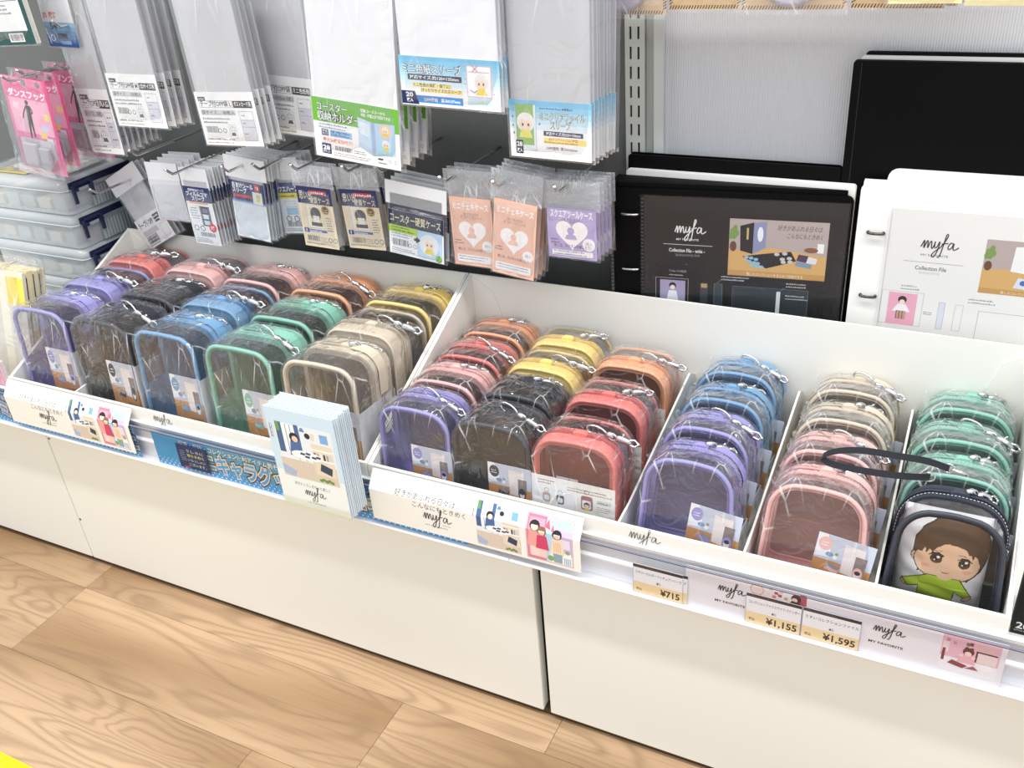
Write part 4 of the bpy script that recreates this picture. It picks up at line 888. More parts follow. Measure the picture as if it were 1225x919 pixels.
def clearfile(w, h):
    p = Print(w, h)
    for k in range(10): p.rect(0, h*(1-(k+1)/10), w, h*(1-k/10), '#%02x%02x%02x' % tuple(int(a+(b-a)*min(1, k/5)) for a, b in zip((120, 192, 228), (248, 248, 248))))
    p.rect(w*.08, h*.12, w*.33, h*.93, '#e6f0f4'); p.rect(w*.08, h*.22, w*.30, h*.93, '#8fbd6a'); p.frame(w*.08, h*.12, w*.33, h*.93, .0004, '#8aa'); p.chibi(w*.2, h*.60, h*.17, '#f1efec', top='#e8df72')
    p.tiny(w*.38, h*.86, w*.5, 1, h*.04, '#3f5f8c'); p.outlined('ミニクリアファイル', w*.37, h*.68, h*.11, '#f7f0c8', '#3a4258', w=w*.56, bold=.0, ob=.09); p.outlined('スリーブ', w*.50, h*.54, h*.11, '#f7f0c8', '#3a4258', w=w*.26, bold=.0, ob=.09)
    p.rect(w*.42, h*.405, w*.90, h*.49, '#1b2345', .0008); p.text('対応サイズ:約220×150mm', w*.45, h*.425, h*.045, '#ffffff', w=w*.42, bold=.03)
    p.rect(w*.42, h*.275, w*.94, h*.375, '#fbe27a'); p.text('A5クリアファイルに対応!', w*.48, h*.33, h*.042, '#d8572a', w=w*.36, bold=.03); p.tiny(w*.43, h*.285, w*.48, 1, h*.03, '#8a4a2a')
    p.text('OPP透明  厚み0.06mm', w*.45, h*.17, h*.045, '#333333', w=w*.38, bold=.02)
    p.rect(w*.07, h*.06, w*.16, h*.30, '#16204c', .0008); p.text('28', w*.08, h*.19, h*.08, '#ffffff', w=w*.07, bold=.05); p.text('枚入', w*.082, h*.09, h*.06, '#ffffff', w=w*.066, bold=.04)
    for a, b in ((.03, .55), (.04, .42), (.03, .7), (.36, .6)): p.poly([(w*a, h*b), (w*a+.0012, h*b+.002), (w*a+.0024, h*b), (w*a+.0012, h*b-.002)], '#3f7fc0')
    return p
G1 = 'hanging sleeve packets on the upper hooks'
def bl(s): return s
pack('sleeve_packet', 'narrow packet of clear adhesive bags with white label, leftmost on the upper hooks', 'clear bag packet hanging behind the narrow leftmost white-label packet', G1, ((94, 106), (131, 103), (112, 182)), .255, .15, opp('', '同人誌', '袋サイズ:… 80枚入'), SLEEVE, 7, .013, 0, base='#f5f5f5', tip=(.035, .02, .20), hook_lab='upper peg hook holding the narrow adhesive-bag packets', dz=.001)
pack('sleeve_packet', 'packet of clear adhesive bags labelled M, hanging left of the L packet', 'clear bag packet hanging behind the M packet', G1, ((130, 88), (187, 81), (143, 150)), .20, .16, opp(' M', 'CDサイズ用', '袋サイズ:… 100枚入'), SLEEVE, 4, .014, .002, tip=(.05, .02, .21), hook_lab='upper peg hook holding the M packets')
pack('sleeve_packet', 'packet of clear adhesive bags labelled L, right of the M packet', 'clear bag packet hanging behind the L packet', G1, ((233, 110), (302, 107), (248, 173)), .20, .15, opp(' L', 'ポストカード用', '袋サイズ:… 80枚入'), SLEEVE, 4, .012, .001, tip=(.053, .02, .21), hook_lab='upper peg hook holding the L packets')
pack('sleeve_packet', 'packet of clear adhesive bags for mini boards, between the L packet and the green-label packet', 'clear bag packet hanging behind the mini board packet', G1, ((307, 88), (374, 92), (316, 156)), .262, .14, opp('', 'ミニ色紙用', '袋サイズ:140×155mm 50枚入'), SLEEVE, 3, .015, tip=(.05, .02, .2), hook_lab='upper peg hook holding the mini board bag packets')
pack('coaster_holder', 'white coaster holder album packet with a green label band', 'clear-bagged coaster holder hanging behind the green-label one', G1, ((376, 115), (480, 124), (379, 185)), .20, .17, coaster_holder, MILK, 4, .022, .0, thick=.008, inner='album', tip=(.065, .02, .23), hook_lab='upper peg hook holding the coaster holders', side=.006, dz=.0015)
pack('sleeve_packet', 'white packet of mini art board sleeves with a sky-blue label', 'sleeve packet hanging behind the sky-blue label packet', G1, ((480, 66), (600, 62), (482, 124)), .20, .15, shikishi, MILK, 7, .008, .0012, tip=(.065, .02, .19), hook_lab='upper peg hook holding the mini art board sleeves')
pack('sleeve_packet', 'tall packet of mini clear file sleeves with a blue-white label beside the upright', 'sleeve packet hanging behind the mini clear file packet', G1, ((607, 118), (706, 127), (612, 186)), .215, .17, clearfile, SLEEVE, 8, .009, .0008, thick=.0035, tip=(.05, .02, .22), hook_lab='upper peg hook holding the mini clear file sleeves')

def film_koma(w, h):
    p = Print(w, h); p.rect(0, 0, w, h, '#f3f4f6'); p.rect(0, h*.74, w, h, '#23346f'); p.text('整理収納ケース', w*.18, h*.925, h*.035, '#ffffff', w=w*.6, bold=.03); p.text('フィルムコマ', w*.08, h*.845, h*.06, '#ffffff', w=w*.8, bold=.06); p.text('スリーブ', w*.25, h*.765, h*.06, '#ffffff', w=w*.5, bold=.06); p.rect(w*.12, h*.71, w*.84, h*.735, '#ef9a3c')
    p.rect(w*.46, h*.33, w*.84, h*.67, '#22222a')
    for k in range(3): p.rect(w*.54, h*(.35+.105*k), w*.76, h*(.43+.105*k), ('#cfe3f2', '#e3eef6', '#7f7a9a')[k])
    for k in range(9): p.rect(w*.475, h*(.34+.036*k), w*.505, h*(.355+.036*k), '#eeeeee'); p.rect(w*.795, h*(.34+.036*k), w*.825, h*(.355+.036*k), '#eeeeee')
    p.tiny(w*.1, h*.62, w*.3, 5, h*.02, '#4a8a8a', 2.2); p.disc(w*.82, h*.31, w*.14, '#dd3f3a'); p.text('50', w*.74, h*.31, h*.03, '#ffffff', w=w*.14, bold=.05); p.text('枚入', w*.74, h*.275, h*.026, '#ffffff', w=w*.14, bold=.03)
    p.ring(w*.18, h*.28, w*.09, w*.02, '#444444', 12); p.ring(w*.42, h*.28, w*.09, w*.02, '#444444', 12); p.barcode(w*.3, h*.14, w*.55, h*.07); p.tiny(w*.08, h*.09, w*.7, 3, h*.015, '#666666', 2)
    return p
def omake(w, h):
    p = Print(w, h); p.rect(0, 0, w, h, '#e3e9ee'); p.rect(0, h*.68, w, h, '#25356e')
    for k in range(4): p.rect(0, h*(.60+.02*k), w, h*(.62+.02*k), ('#e3e9ee', '#b9c5e0', '#8796c8', '#4d60a0')[k])
    p.text('おまけシール', w*.06, h*.885, h*.07, '#ffffff', w=w*.62, bold=.06); p.text('スリーブ', w*.06, h*.80, h*.07, '#ffffff', w=w*.42, bold=.06); p.rect(w*.06, h*.715, w*.6, h*.765, '#d33b3b'); p.rect(w*.72, h*.86, w*.86, h*.98, '#d33b3b'); p.text('薄型', w*.74, h*.9, h*.04, '#ffffff', w=w*.1, bold=.03)
    p.rect(w*.64, h*.64, w*.92, h*.85, '#e7efe4'); p.chibi(w*.8, h*.76, h*.045, '#c9c24a'); return p
def wafer(w, h):
    p = Print(w, h); p.rect(0, 0, w, h, '#eef0f3'); p.rect(0, h*.80, w, h, '#25407c'); p.text('ウエハース', w*.2, h*.83, h*.09, '#ffffff', w=w*.75, bold=.06); p.rect(0, h*.69, w, h*.80, '#f5dc32'); p.tiny(w*.1, h*.72, w*.8, 1, h*.04, '#33405a')
    p.frame(w*.3, h*.52, w*.7, h*.64, .0004, '#5577aa'); p.rect(w*.3, h*.38, w*.7, h*.5, '#a9d3ee'); p.frame(w*.3, h*.38, w*.7, h*.5, .0004, '#3366aa'); p.ring(w*.3, h*.29, w*.1, w*.025, '#333333', 12); p.ring(w*.6, h*.29, w*.1, w*.025, '#333333', 12); p.barcode(w*.2, h*.14, w*.6, h*.09); p.tiny(w*.1, h*.08, w*.8, 2, h*.015, '#666666', 2); return p
def tradecase(w, h):
    p = Print(w, h); p.rect(0, 0, w, h, '#ead7bb'); p.rect(0, h*.72, w, h, '#2b3160'); p.rect(w*.36, h*.88, w*.86, h*.945, '#c94438'); p.tiny(w*.39, h*.895, w*.45, 1, h*.03, '#ffffff')
    p.outlined('思い出', w*.06, h*.80, h*.11, '#f5ead2', '#4a3a34', w=w*.36, bold=.03, ob=.08); p.outlined('硬質ケース', w*.36, h*.745, h*.085, '#f5ead2', '#4a3a34', w=w*.56, bold=.03, ob=.07)
    p.rect(w*.2, h*.32, w*.66, h*.71, '#efe8dc'); p.frame(w*.2, h*.32, w*.66, h*.71, .0005, '#b8b0a4'); p.rect(w*.3, h*.36, w*.62, h*.66, '#f0d27e'); p.disc(w*.46, h*.56, w*.15, '#4b4650', h*.11); p.poly([(w*.38, h*.40), (w*.55, h*.40), (w*.56, h*.53), (w*.37, h*.53)], '#eceae8'); p.rect(w*.3, h*.36, w*.62, h*.42, '#4c4852')
    p.disc(w*.76, h*.64, w*.11, '#4a3b26'); p.ring(w*.76, h*.64, w*.105, w*.02, '#caa34e'); p.tiny(w*.69, h*.635, w*.13, 2, h*.02, '#e7cf8e', 1.8); p.tiny(w*.75, h*.50, w*.16, 6, h*.022, '#6a5540', 1.9)
    p.rect(w*.05, h*.235, w*.2, h*.31, '#274089'); p.text('3', w*.09, h*.25, h*.045, '#ffffff', bold=.06); p.rect(w*.22, h*.255, w*.72, h*.295, '#3c5aa8'); p.tiny(w*.24, h*.262, w*.44, 1, h*.02, '#ffffff'); p.barcode(w*.12, h*.10, w*.36, h*.09); p.tiny(w*.5, h*.16, w*.2, 3, h*.016, '#8a6a4a', 2); p.ring(w*.78, h*.14, w*.06, w*.015, '#665544', 12); p.ring(w*.92, h*.14, w*.06, w*.015, '#665544', 12); p.tiny(w*.05, h*.05, w*.7, 1, h*.02, '#77664f')
    return p
def coastercase(w, h):
    p = Print(w, h); p.rect(0, 0, w, h, '#eef1f6'); p.rect(0, h*.64, w, h, '#202a4c'); p.outlined('コースター硬質ケース', w*.03, h*.75, h*.15, '#f6f6d0', '#10142c', w=w*.92, bold=.04, ob=.08)
    p.poly([(w*.0, h*.5), (w*.52, h*.5), (w*.52, h*.66), (w*.0, h*.66)], '#b6dd3c'); p.tiny(w*.05, h*.60, w*.42, 2, h*.035, '#2c3a1a', 1.9)
    p.rect(w*.52, h*.06, w*.97, h*.66, '#bfdcf4'); p.frame(w*.52, h*.06, w*.97, h*.66, .0005, '#8fa8c8'); p.disc(w*.74, h*.36, h*.24, '#e9f2fa'); p.chibi(w*.74, h*.38, h*.15, '#f5f1ea'); p.poly([(w*.5, h*.34), (w*.58, h*.42), (w*.5, h*.5)], '#15171c')
    p.rect(w*.46, h*.39, w*.52, h*.45, '#15171c'); p.disc(w*.91, h*.09, h*.08, '#8cc43c'); p.text('2', w*.89, h*.10, h*.07, '#14204c', bold=.05); p.text('枚入', w*.87, h*.04, h*.04, '#14204c', w=w*.08, bold=.03)
    p.tiny(w*.04, h*.46, w*.4, 2, h*.03, '#777777', 2); p.barcode(w*.06, h*.2, w*.28, h*.15); p.ring(w*.38, h*.25, h*.045, h*.01, '#333333', 12); p.ring(w*.47, h*.25, h*.045, h*.01, '#333333', 12); p.tiny(w*.04, h*.12, w*.42, 2, h*.022, '#666666', 2); return p
def heartcase(base, title, tall):
    def f(w, h):
        p = Print(w, h); p.rect(0, 0, w, h, base); k = .0 if tall else 0
        p.tiny(w*.3, h*.93, w*.4, 1, h*.012, '#fff4ee'); p.text(title, w*.07, h*.83, w*.125, '#fffaf6', w=w*.86, bold=.05)
        p.text('はさむだけ', w*.32, h*.745, w*.055, '#6a4a4a', w=w*.36); p.text('デコケースシート', w*.24, h*.70, w*.055, '#6a4a4a', w=w*.52)
        hy = h*.47; p.heart(w*.5, hy+w*.04, w*.33, '#fffaf8'); p.disc(w*.48, hy+w*.09, w*.075, base); p.poly([(w*.36, hy-w*.08), (w*.60, hy-w*.08), (w*.58, hy+w*.0), (w*.51, hy+w*.03), (w*.45, hy+w*.03), (w*.38, hy+w*.0)], base); p.frame(w*.33, hy-w*.06, w*.64, hy+w*.18, .0003, '#e8d0c8')
        p.disc(w*.84, h*.31, w*.13, '#fbf7f6'); p.text('3枚入', w*.77, h*.30, w*.06, '#8a8aa0', w=w*.14); p.tiny(w*.06, h*.36, w*.2, 2, w*.03, '#6a4a4a', 2); p.text('推し活、カスタムを楽しもう!', w*.12, h*.225, w*.055, '#5a4242', w=w*.76)
        p.rect(w*.08, h*.05, w*.92, h*.16, '#fbf8f7', .0015); p.tiny(w*.12, h*.125, w*.74, 2, w*.03, '#7a8098', 2); return p
    return f
G2 = 'small hanging packets on the lower hooks'
def plain(w, h):
    p = Print(w, h); p.rect(0, 0, w, h, '#f1f1f2'); u = w/10; p.text('テープ付OPP', u*.6, h-u*2.2, u*1.1, '#222222', w=w*.55, bold=.05); p.rect(w*.66, h-u*2.5, w*.94, h-u*.7, '#1c1c1c'); p.tiny(w*.68, h-u*1.4, w*.22, 2, u*.4, '#ffffff', 1.8); p.rect(u*.6, h-u*4.2, w*.62, h-u*3, '#c9c9cd'); p.tiny(u*.7, h-u*5.2, w*.5, 4, u*.35, '#555555', 2); p.barcode(u*.8, u*.8, w*.4, u*1.8); p.frame(w*.7, u*.8, w*.94, h-u*3.2, .0004, '#666666'); return p
def blankp(w, h):
    p = Print(w, h); p.rect(0, 0, w, h, '#e4e6ea'); p.frame(.002, .002, w-.002, h-.002, .0006, '#d3d6dc'); return p
pack('sleeve_packet', 'slanting clear sleeve packet with a small white label, leftmost on the lower hooks', 'clear sleeve packet behind the slanting leftmost packet', G2, ((160, 266), (189, 248), (181, 298)), .29, .075, plain, SLEEVE, 3, .012, header=('#eeeef0', 1.15), tip=(-.005, .07, .125), hook_lab='lower peg hook at the left end of the row', side=.003)
pack('sleeve_packet', 'frosted blank sleeve packet hanging left of the navy film-sleeve packet', 'frosted sleeve packet behind the blank one', G2, ((179, 214), (216, 214), (191, 262)), .27, .02, blankp, SLEEVE, 5, .014, header=('#efeff1', 1.0), tip=(.04, .045, .125), hook_lab='lower peg hook holding the frosted sleeves', side=.003, base='#e4e6ea')
pack('film_sleeve_packet', 'narrow packet of film frame sleeves with a navy label top, overlapping the left tray', 'film frame sleeve packet seen edge-on in the stack', G2, ((219, 222), (250, 225), (235, 290)), .245, .022, film_koma, SLEEVE, 12, .0062, .0010, header=('#f2f2f3', 1.05), tip=(.02, .03, .125), hook_lab='lower peg hook holding the film frame sleeves', side=.002, thick=.002)
pack('sticker_sleeve_packet', 'packet of sticker sleeves with navy top and clear lower half', 'sticker sleeve packet hanging behind the navy-top one', G2, ((279, 215), (319, 219), (285, 281)), .25, .03, omake, SLEEVE, 9, .0065, .0008, header=('#f0f0f2', 1.2), tip=(.04, .03, .115), hook_lab='lower peg hook holding the sticker sleeves', side=.002, base='#e3e9ee')
pack('wafer_card_packet', 'packet of wafer card sleeves with a blue and yellow label', 'wafer card sleeve packet behind the blue and yellow one', G2, ((327, 219), (358, 216), (342, 279)), .28, .03, wafer, SLEEVE, 4, .012, header=('#ededf0', 1.3), tip=(.02, .05, .12), hook_lab='lower peg hook holding the wafer card sleeves', side=.002)
pack('card_case_packet', 'left one of the two tan-label hard card case packets', 'tan-label hard card case behind the left one', G2, ((357, 222), (398, 224), (366, 293)), .245, .004, tradecase, SLEEVE, 2, .016, thick=.013, inner='case_stack', headfilm=.034, tip=(.028, .02, .125), hook_lab='lower peg hook holding the tan-label card cases', base='#ead7bb')
pack('card_case_packet', 'right one of the two tan-label hard card case packets', 'tan-label hard card case behind the right one', G2, ((408, 226), (452, 226), (419, 296)), .255, .004, tradecase, SLEEVE, 2, .016, thick=.011, inner='case_stack', headfilm=.034, tip=(.035, .02, .125), hook_lab='lower peg hook holding the right tan-label card cases', base='#ead7bb')
pack('coaster_case_packet', 'hard coaster case packet with navy band and pale blue label', 'hard coaster case behind the navy band one', G2, ((465, 249), (531, 263), (467, 301)), .245, .034, coastercase, film('coaster_case', tint=(.5, .52, .6), haze=.85, refl=.35, hazecol=(.10, .105, .14), bump=.1), 4, .014, thick=.008, inner='case_stack', content_h=.092, header=('#f0f0f1', 1.1), tip=(.022, .025, .128), hook_lab='lower peg hook holding the coaster cases', base='#eef1f6')  # dark haze colour stands in for shadows seen through the clear case
PK = '#f3c2ac'
pack('mini_case_packet', 'left one of the two peach mini photo case packets with a heart', 'peach mini photo case behind the left one', G2, ((541, 235), (591, 237), (545, 315)), .25, .004, heartcase(PK, 'ミニチェキケース', True), SLEEVE, 3, .014, thick=.004, inner='case_stack', headfilm=.040, tip=(.015, .028, .128), hook_lab='lower peg hook holding the left peach cases', base=PK)
pack('mini_case_packet', 'right one of the two peach mini photo case packets, hanging slightly askew', 'peach mini photo case behind the right one', G2, ((598, 238), (650, 245), (589, 324)), .24, .004, heartcase(PK, 'ミニチェキケース', True), SLEEVE, 4, .013, thick=.004, inner='case_stack', headfilm=.042, tip=(.03, .02, .128), hook_lab='lower peg hook holding the right peach cases', base=PK)
LV = '#b9a8d6'
pack('square_case_packet', 'lavender square photo case packet with a white heart', 'lavender square photo case in the stack behind the front one', G2, ((657, 248), (716, 250), (657, 306)), .245, .004, heartcase(LV, 'スクエアツールケース', False), SLEEVE, 5, .011, .0012, thick=.004, inner='case_stack', headfilm=.038, tip=(.03, .025, .098), hook_lab='lower peg hook holding the lavender cases', base=LV)

# ================================================================== BINDERS BEHIND THE RIGHT TRAY
BLK = pm('#040405', 0.5, 0, .12); BLK2 = pm('#050506', 0.55, 0, .12); WB = pm('#f3f2ee', 0.45)
yw = math.atan2(.0355, .300)
bd = thing('binder', 'black ring binder with a dark product sheet, standing behind the right tray', 'binder', (.8880, .3098, ZD), (0, 0, yw), 'binders behind the right tray'); hb_ = .3440
a = MB(); o_ = rrect(0, 0, .303, hb_, .008); a.prism(o_, 0, .003, BLK); part('front_cover', a, bd)
c_, s_ = math.cos(yw), math.sin(yw)
a = MB(); P_ = [(.001, .0032), (.295, .0032), (.292, .0048), (.004, .0345)]
vs = [(x, y, z) for z in (.002, hb_+.006) for x, y in P_]; a.add(vs, [(0, 1, 2, 3), (7, 6, 5, 4)]+[(k, (k+1) % 4, (k+1) % 4+4, k+4) for k in range(4)], BLK); part('page_block', a, bd)
a = MB(); a.box(.0005, .0045, -.0012, 0, .004, hb_-.002, pm('#2c2d30', .4))
for k in range(60): a.box(.0008, .0042, -.0016, -.0012, .02+k*.0054, .0225+k*.0054, pm('#55575a', .4))
part('spine_hinge', a, bd)
for z in (.310-.0, .2325):
    a = MB(); a.tube(spline([(.018, .001, z-.0), (.018, -.006, z), (.028, -.0075, z), (.038, -.006, z), (.038, .001, z)], 4), .0016, CHROME, 8); part('ring', a, bd, label='chrome binder ring')
H = .330; p = Print(.253, H); p.rect(0, 0, .253, H, '#14191c'); p.rect(.006, 0, .247, H-.017, '#101113')
p.logo(.041, H-.049, .036, '#f2f2f2', .045); p.text('MY FAVORITE', .043, H-.0585, .0028, '#e8e8e8', w=.029, bold=.02); p.rect(.026, H-.0650, .090, H-.0643, '#dddddd'); p.text('Collection File - wide -', .0335, H-.0750, .0050, '#f0f0f0', w=.0470, bold=.03); p.text('コレクションファイル ワイド', .042, H-.0808, .0030, '#cfcfcf', w=.032)
def desk_photo(p, x, y, w, h, dark=True):
    R = lambda a, b, c, d, col: p.rect(x+a*w, y+b*h, x+c*w, y+d*h, col)
    R(0, 0, 1, 1, '#b9aaa6'); p.poly([(x, y), (x+w, y), (x+w, y+.42*h), (x+.45*w, y+.52*h), (x, y+.45*h)], '#d9ad6c'); R(0, 0, 1, .1, '#c89a58'); p.text('推しのコレクションをまとめて収納できる', x+.2*w, y+.02*h, .045*h, '#f5ead8', w=.58*w)
    p.disc(x+.045*w, y+.52*h, .035*w, '#6a4434', .09*h); 
    for a, b in ((.03, .78), (.06, .84), (.05, .7), (.075, .75), (.02, .7)): p.disc(x+a*w, y+b*h, .025*w, '#7d9a55', .06*h, 8)
    if dark:
        p.poly([(x+.12*w, y+.45*h), (x+.25*w, y+.40*h), (x+.25*w, y+.95*h), (x+.11*w, y+.88*h)], '#1d1e20'); p.poly([(x+.25*w, y+.40*h), (x+.38*w, y+.52*h), (x+.38*w, y+.97*h), (x+.25*w, y+.94*h)], '#8d94b8')
        p.disc(x+.32*w, y+.75*h, .03*w, '#eeeeee', .13*h); R(.18, .65, .2, .85, '#c9b97a'); 
        p.poly([(x+.14*w, y+.35*h), (x+.40*w, y+.16*h), (x+.70*w, y+.32*h), (x+.64*w, y+.48*h), (x+.38*w, y+.42*h)], '#1a1b1e')
        for a, b in ((.19, .34), (.24, .33), (.29, .31), (.22, .27), (.27, .25), (.31, .24), (.25, .2), (.30, .185), (.35, .18)): p.disc(x+a*w, y+b*h, .024*w, '#8fc0d6', .028*h, 10)
        for a, b in ((.50, .42), (.58, .44), (.56, .34), (.63, .36), (.57, .29), (.64, .3)): p.disc(x+a*w, y+b*h, .028*w, '#c9c6c9', .03*h, 10)
    else:
        p.poly([(x+.25*w, y+.45*h), (x+.5*w, y+.4*h), (x+.52*w, y+.95*h), (x+.26*w, y+.9*h)], '#f4f3f2'); p.poly([(x+.3*w, y+.15*h), (x+.65*w, y+.1*h), (x+.7*w, y+.3*h), (x+.33*w, y+.34*h)], '#d8e2f0')
        for a, b in ((.38, .25), (.46, .22), (.54, .2)): p.disc(x+a*w, y+b*h, .03*w, '#4d6fae', .05*h, 10)
    p.text('好きがあふれる日々は', x+.49*w, y+.84*h, .075*h, '#4a4240', w=.44*w, shear=.2); p.text('こんなにもときめく', x+.59*w, y+.71*h, .075*h, '#4a4240', w=.35*w, shear=.2)
    R(.90, .48, .965, .64, '#f6f5f3'); p.disc(x+.84*w, y+.52*h, .07*w, '#8a5a3c', .045*h); p.poly([(x+.70*w, y+.33*h), (x+.80*w, y+.30*h), (x+.82*w, y+.42*h), (x+.72*w, y+.44*h)], '#4a3a58'); p.poly([(x+.80*w, y+.3*h), (x+.9*w, y+.28*h), (x+.91*w, y+.38*h), (x+.82*w, y+.41*h)], '#e4e2e6'); p.poly([(x+.69*w, y+.24*h), (x+.85*w, y+.2*h), (x+.86*w, y+.28*h), (x+.7*w, y+.32*h)], '#7f9ab0')
desk_photo(p, .111, H-.103, .1210, .078)
p.text('フィルム・シールなどの\nたまる台紙サイズ'.split('\n')[0], .034, H-.104, .0030, '#dcdcdc', w=.023); p.tiny(.034, H-.109, .02, 1, .0018, '#cfcfcf')
p.frame(.016, H-.165, .060, H-.113, .0004, '#c9c9c9'); p.rect(.022, H-.165, .056, H-.116, '#a9a2c0'); p.disc(.039, H-.124, .0048, '#1c1c20'); p.disc(.039, H-.1265, .0034, '#f4e4da'); p.poly([(.030, H-.150), (.048, H-.150), (.044, H-.131), (.034, H-.131)], '#f1f1f4')
p.rect(.076, H-.15, .086, H-.117, '#3b3f44'); p.rect(.077, H-.124, .085, H-.118, '#b99a6a'); p.rect(.094, H-.15, .105, H-.117, '#35404a'); p.frame(.094, H-.15, .105, H-.117, .0004, '#7c8a94'); p.rect(.118, H-.16, .214, H-.118, '#2c3338'); p.frame(.118, H-.16, .214, H-.118, .0004, '#76808a'); p.rect(.1745, H-.155, .1795, H-.122, '#d9dee2', .001); p.frame(.12, H-.16, .16, H-.12, .0003, '#55606a')
for a, b, w_ in ((.103, .107, .04), (.186, .111, .032), (.186, .128, .03)): p.tiny(a, H-b, w_, 2, .0021, '#cfcfcf', 1.9)
p.line([(.105, H-.109), (.098, H-.116)], .0003, '#aaaaaa'); p.line([(.185, H-.115), (.178, H-.122)], .0003, '#aaaaaa')
so = part('product_sheet', p.build('product_sheet', '#14191c', .0004), bd, loc=(.0460, -.0015, .0045))
a = MB(); a.box(.0415, .3005, -.0028, -.0026, .003, .3365, SHEETPP)
for k in range(64): a.box(.0425, .0455, -.0031, -.0028, .008+k*.0051, .0105+k*.0051, pm('#3d4043', .4))
part('sheet_pocket', a, bd)

bwh = thing('binder', 'white ring binder with a white product sheet, right edge behind the tray', 'binder', (1.196, .336, ZD), (0, 0, .02), 'binders behind the right tray')
a = MB(); a.prism(rrect(0, 0, .305, .3625, .006), 0, .003, WB); part('front_cover', a, bwh)
a = MB(); a.box(.002, .30, .0032, .014, .001, .3655, pm('#ebe9e4', .6)); part('page_block', a, bwh)
for z in (.305, .222, .12):
    a = MB(); a.tube(spline([(.014, .001, z), (.014, -.004, z), (.022, -.006, z), (.031, -.004, z), (.031, .001, z)], 4), .0018, pm('#5a5550', .25, 1.0), 8); part('ring', a, bwh, label='dark metal binder ring')
H = .330; p = Print(.245, H); p.rect(0, 0, .245, H, '#f1f0eb'); p.logo(.036, H-.047, .0365, '#2a2a2a', .04); p.text('MY FAVORITE', .037, H-.0565, .0028, '#333333', w=.030); p.rect(.019, H-.0648, .085, H-.0644, '#555555'); p.text('Collection File', .033, H-.0745, .0052, '#4a4a4a', w=.0345, bold=.02); p.text('コレクションファイル', .038, H-.0795, .0028, '#777777', w=.023)
desk_photo(p, .105, H-.096, .118, .067, False); p.tiny(.021, H-.098, .024, 2, .0021, '#888888', 1.9); p.tiny(.097, H-.107, .036, 2, .0021, '#888888', 1.9)
p.frame(.0, H-.15, .048, H-.105, .0003, '#8a8a8a'); p.rect(.0085, H-.15, .041, H-.107, '#efaec2'); p.disc(.0245, H-.116, .0050, '#2a2024'); p.disc(.0245, H-.119, .0032, '#f6dccd'); p.poly([(.014, H-.132), (.035, H-.132), (.029, H-.122), (.020, H-.122)], '#f4f3f6'); p.rect(.019, H-.142, .030, H-.131, '#c79a86')
for k in range(3): p.rect(.019+.0035*k, H-.142, .0198+.0035*k, H-.131, '#5a4038')
p.rect(.066, H-.15, .073, H-.114, '#dfe3ec'); p.frame(.066, H-.15, .073, H-.114, .0003, '#7f8796'); p.frame(.084, H-.15, .093, H-.115, .0003, '#7f8796'); p.frame(.110, H-.16, .20, H-.120, .0004, '#7f8796'); p.tiny(.05, H-.13, .01, 2, .0015, '#777777')
part('product_sheet', p.build('product_sheet', '#f1f0eb', .0004), bwh, loc=(.0385, -.0010, .0075))
a = MB(); a.box(.0345, .29, -.0022, -.0020, .003, .3395, SHEETPP)
for k in range(62): a.box(.0355, .0372, -.0025, -.0022, .010+k*.0052, .0125+k*.0052, pm('#e6e5df', .4))
part('sheet_pocket', a, bwh)

def slab(nm, lab, x0, x1, y0, y1, top, m, r=.004, hinge=None, base=ZD):
    t = thing(nm, lab, 'binder', (x0, y0, base), (0, 0, 0), 'binders behind the right tray'); W = x1-x0; D = y1-y0; h = top-base; c = min(.002, D*.3)
    a = MB(); a.prism(rrect(0, 0, W, h, r), 0, c, m); part('front_cover', a, t)
    a = MB(); a.prism(rrect(0, 0, W, h, r), D-c, D, m); part('back_cover', a, t)
    a = MB(); a.box(.003, W-.004, c+.0002, D-c-.0002, .002, h-.004, pm('#e9e8e4', .7) if m is WB else BLK2); part('page_block', a, t)
    if hinge: a = MB(); a.box(hinge, hinge+.0006, -.0003, .0, .004, h-.003, pm('#25262a', .5)); part('hinge_line', a, t)
slab('binder', 'white binder edge showing just behind the black product-sheet binder', .8965, 1.1885, .3505, .3585, .7200, WB)
slab('binder', 'black binder top edge showing behind the white edge, in front of the metal upright', .8960, 1.1680, .3600, .3720, .7375, BLK)
slab('binder', 'white binder corner rising behind the white product-sheet binder', 1.222, 1.50, .3540, .3595, .7420, WB, r=.012)
slab('portfolio', 'large plain black portfolio rising highest in front of the pale back panel', 1.1690, 1.50, .3610, .3680, .8630, BLK, hinge=.009)
slab('portfolio', 'white portfolio edge just visible between the two tall black portfolios', 1.1760, 1.50, .3686, .3728, .8668, WB)
slab('portfolio', 'rearmost black portfolio, its top edge just above the white portfolio edge', 1.1800, 1.50, .3735, .3785, .8705, BLK)

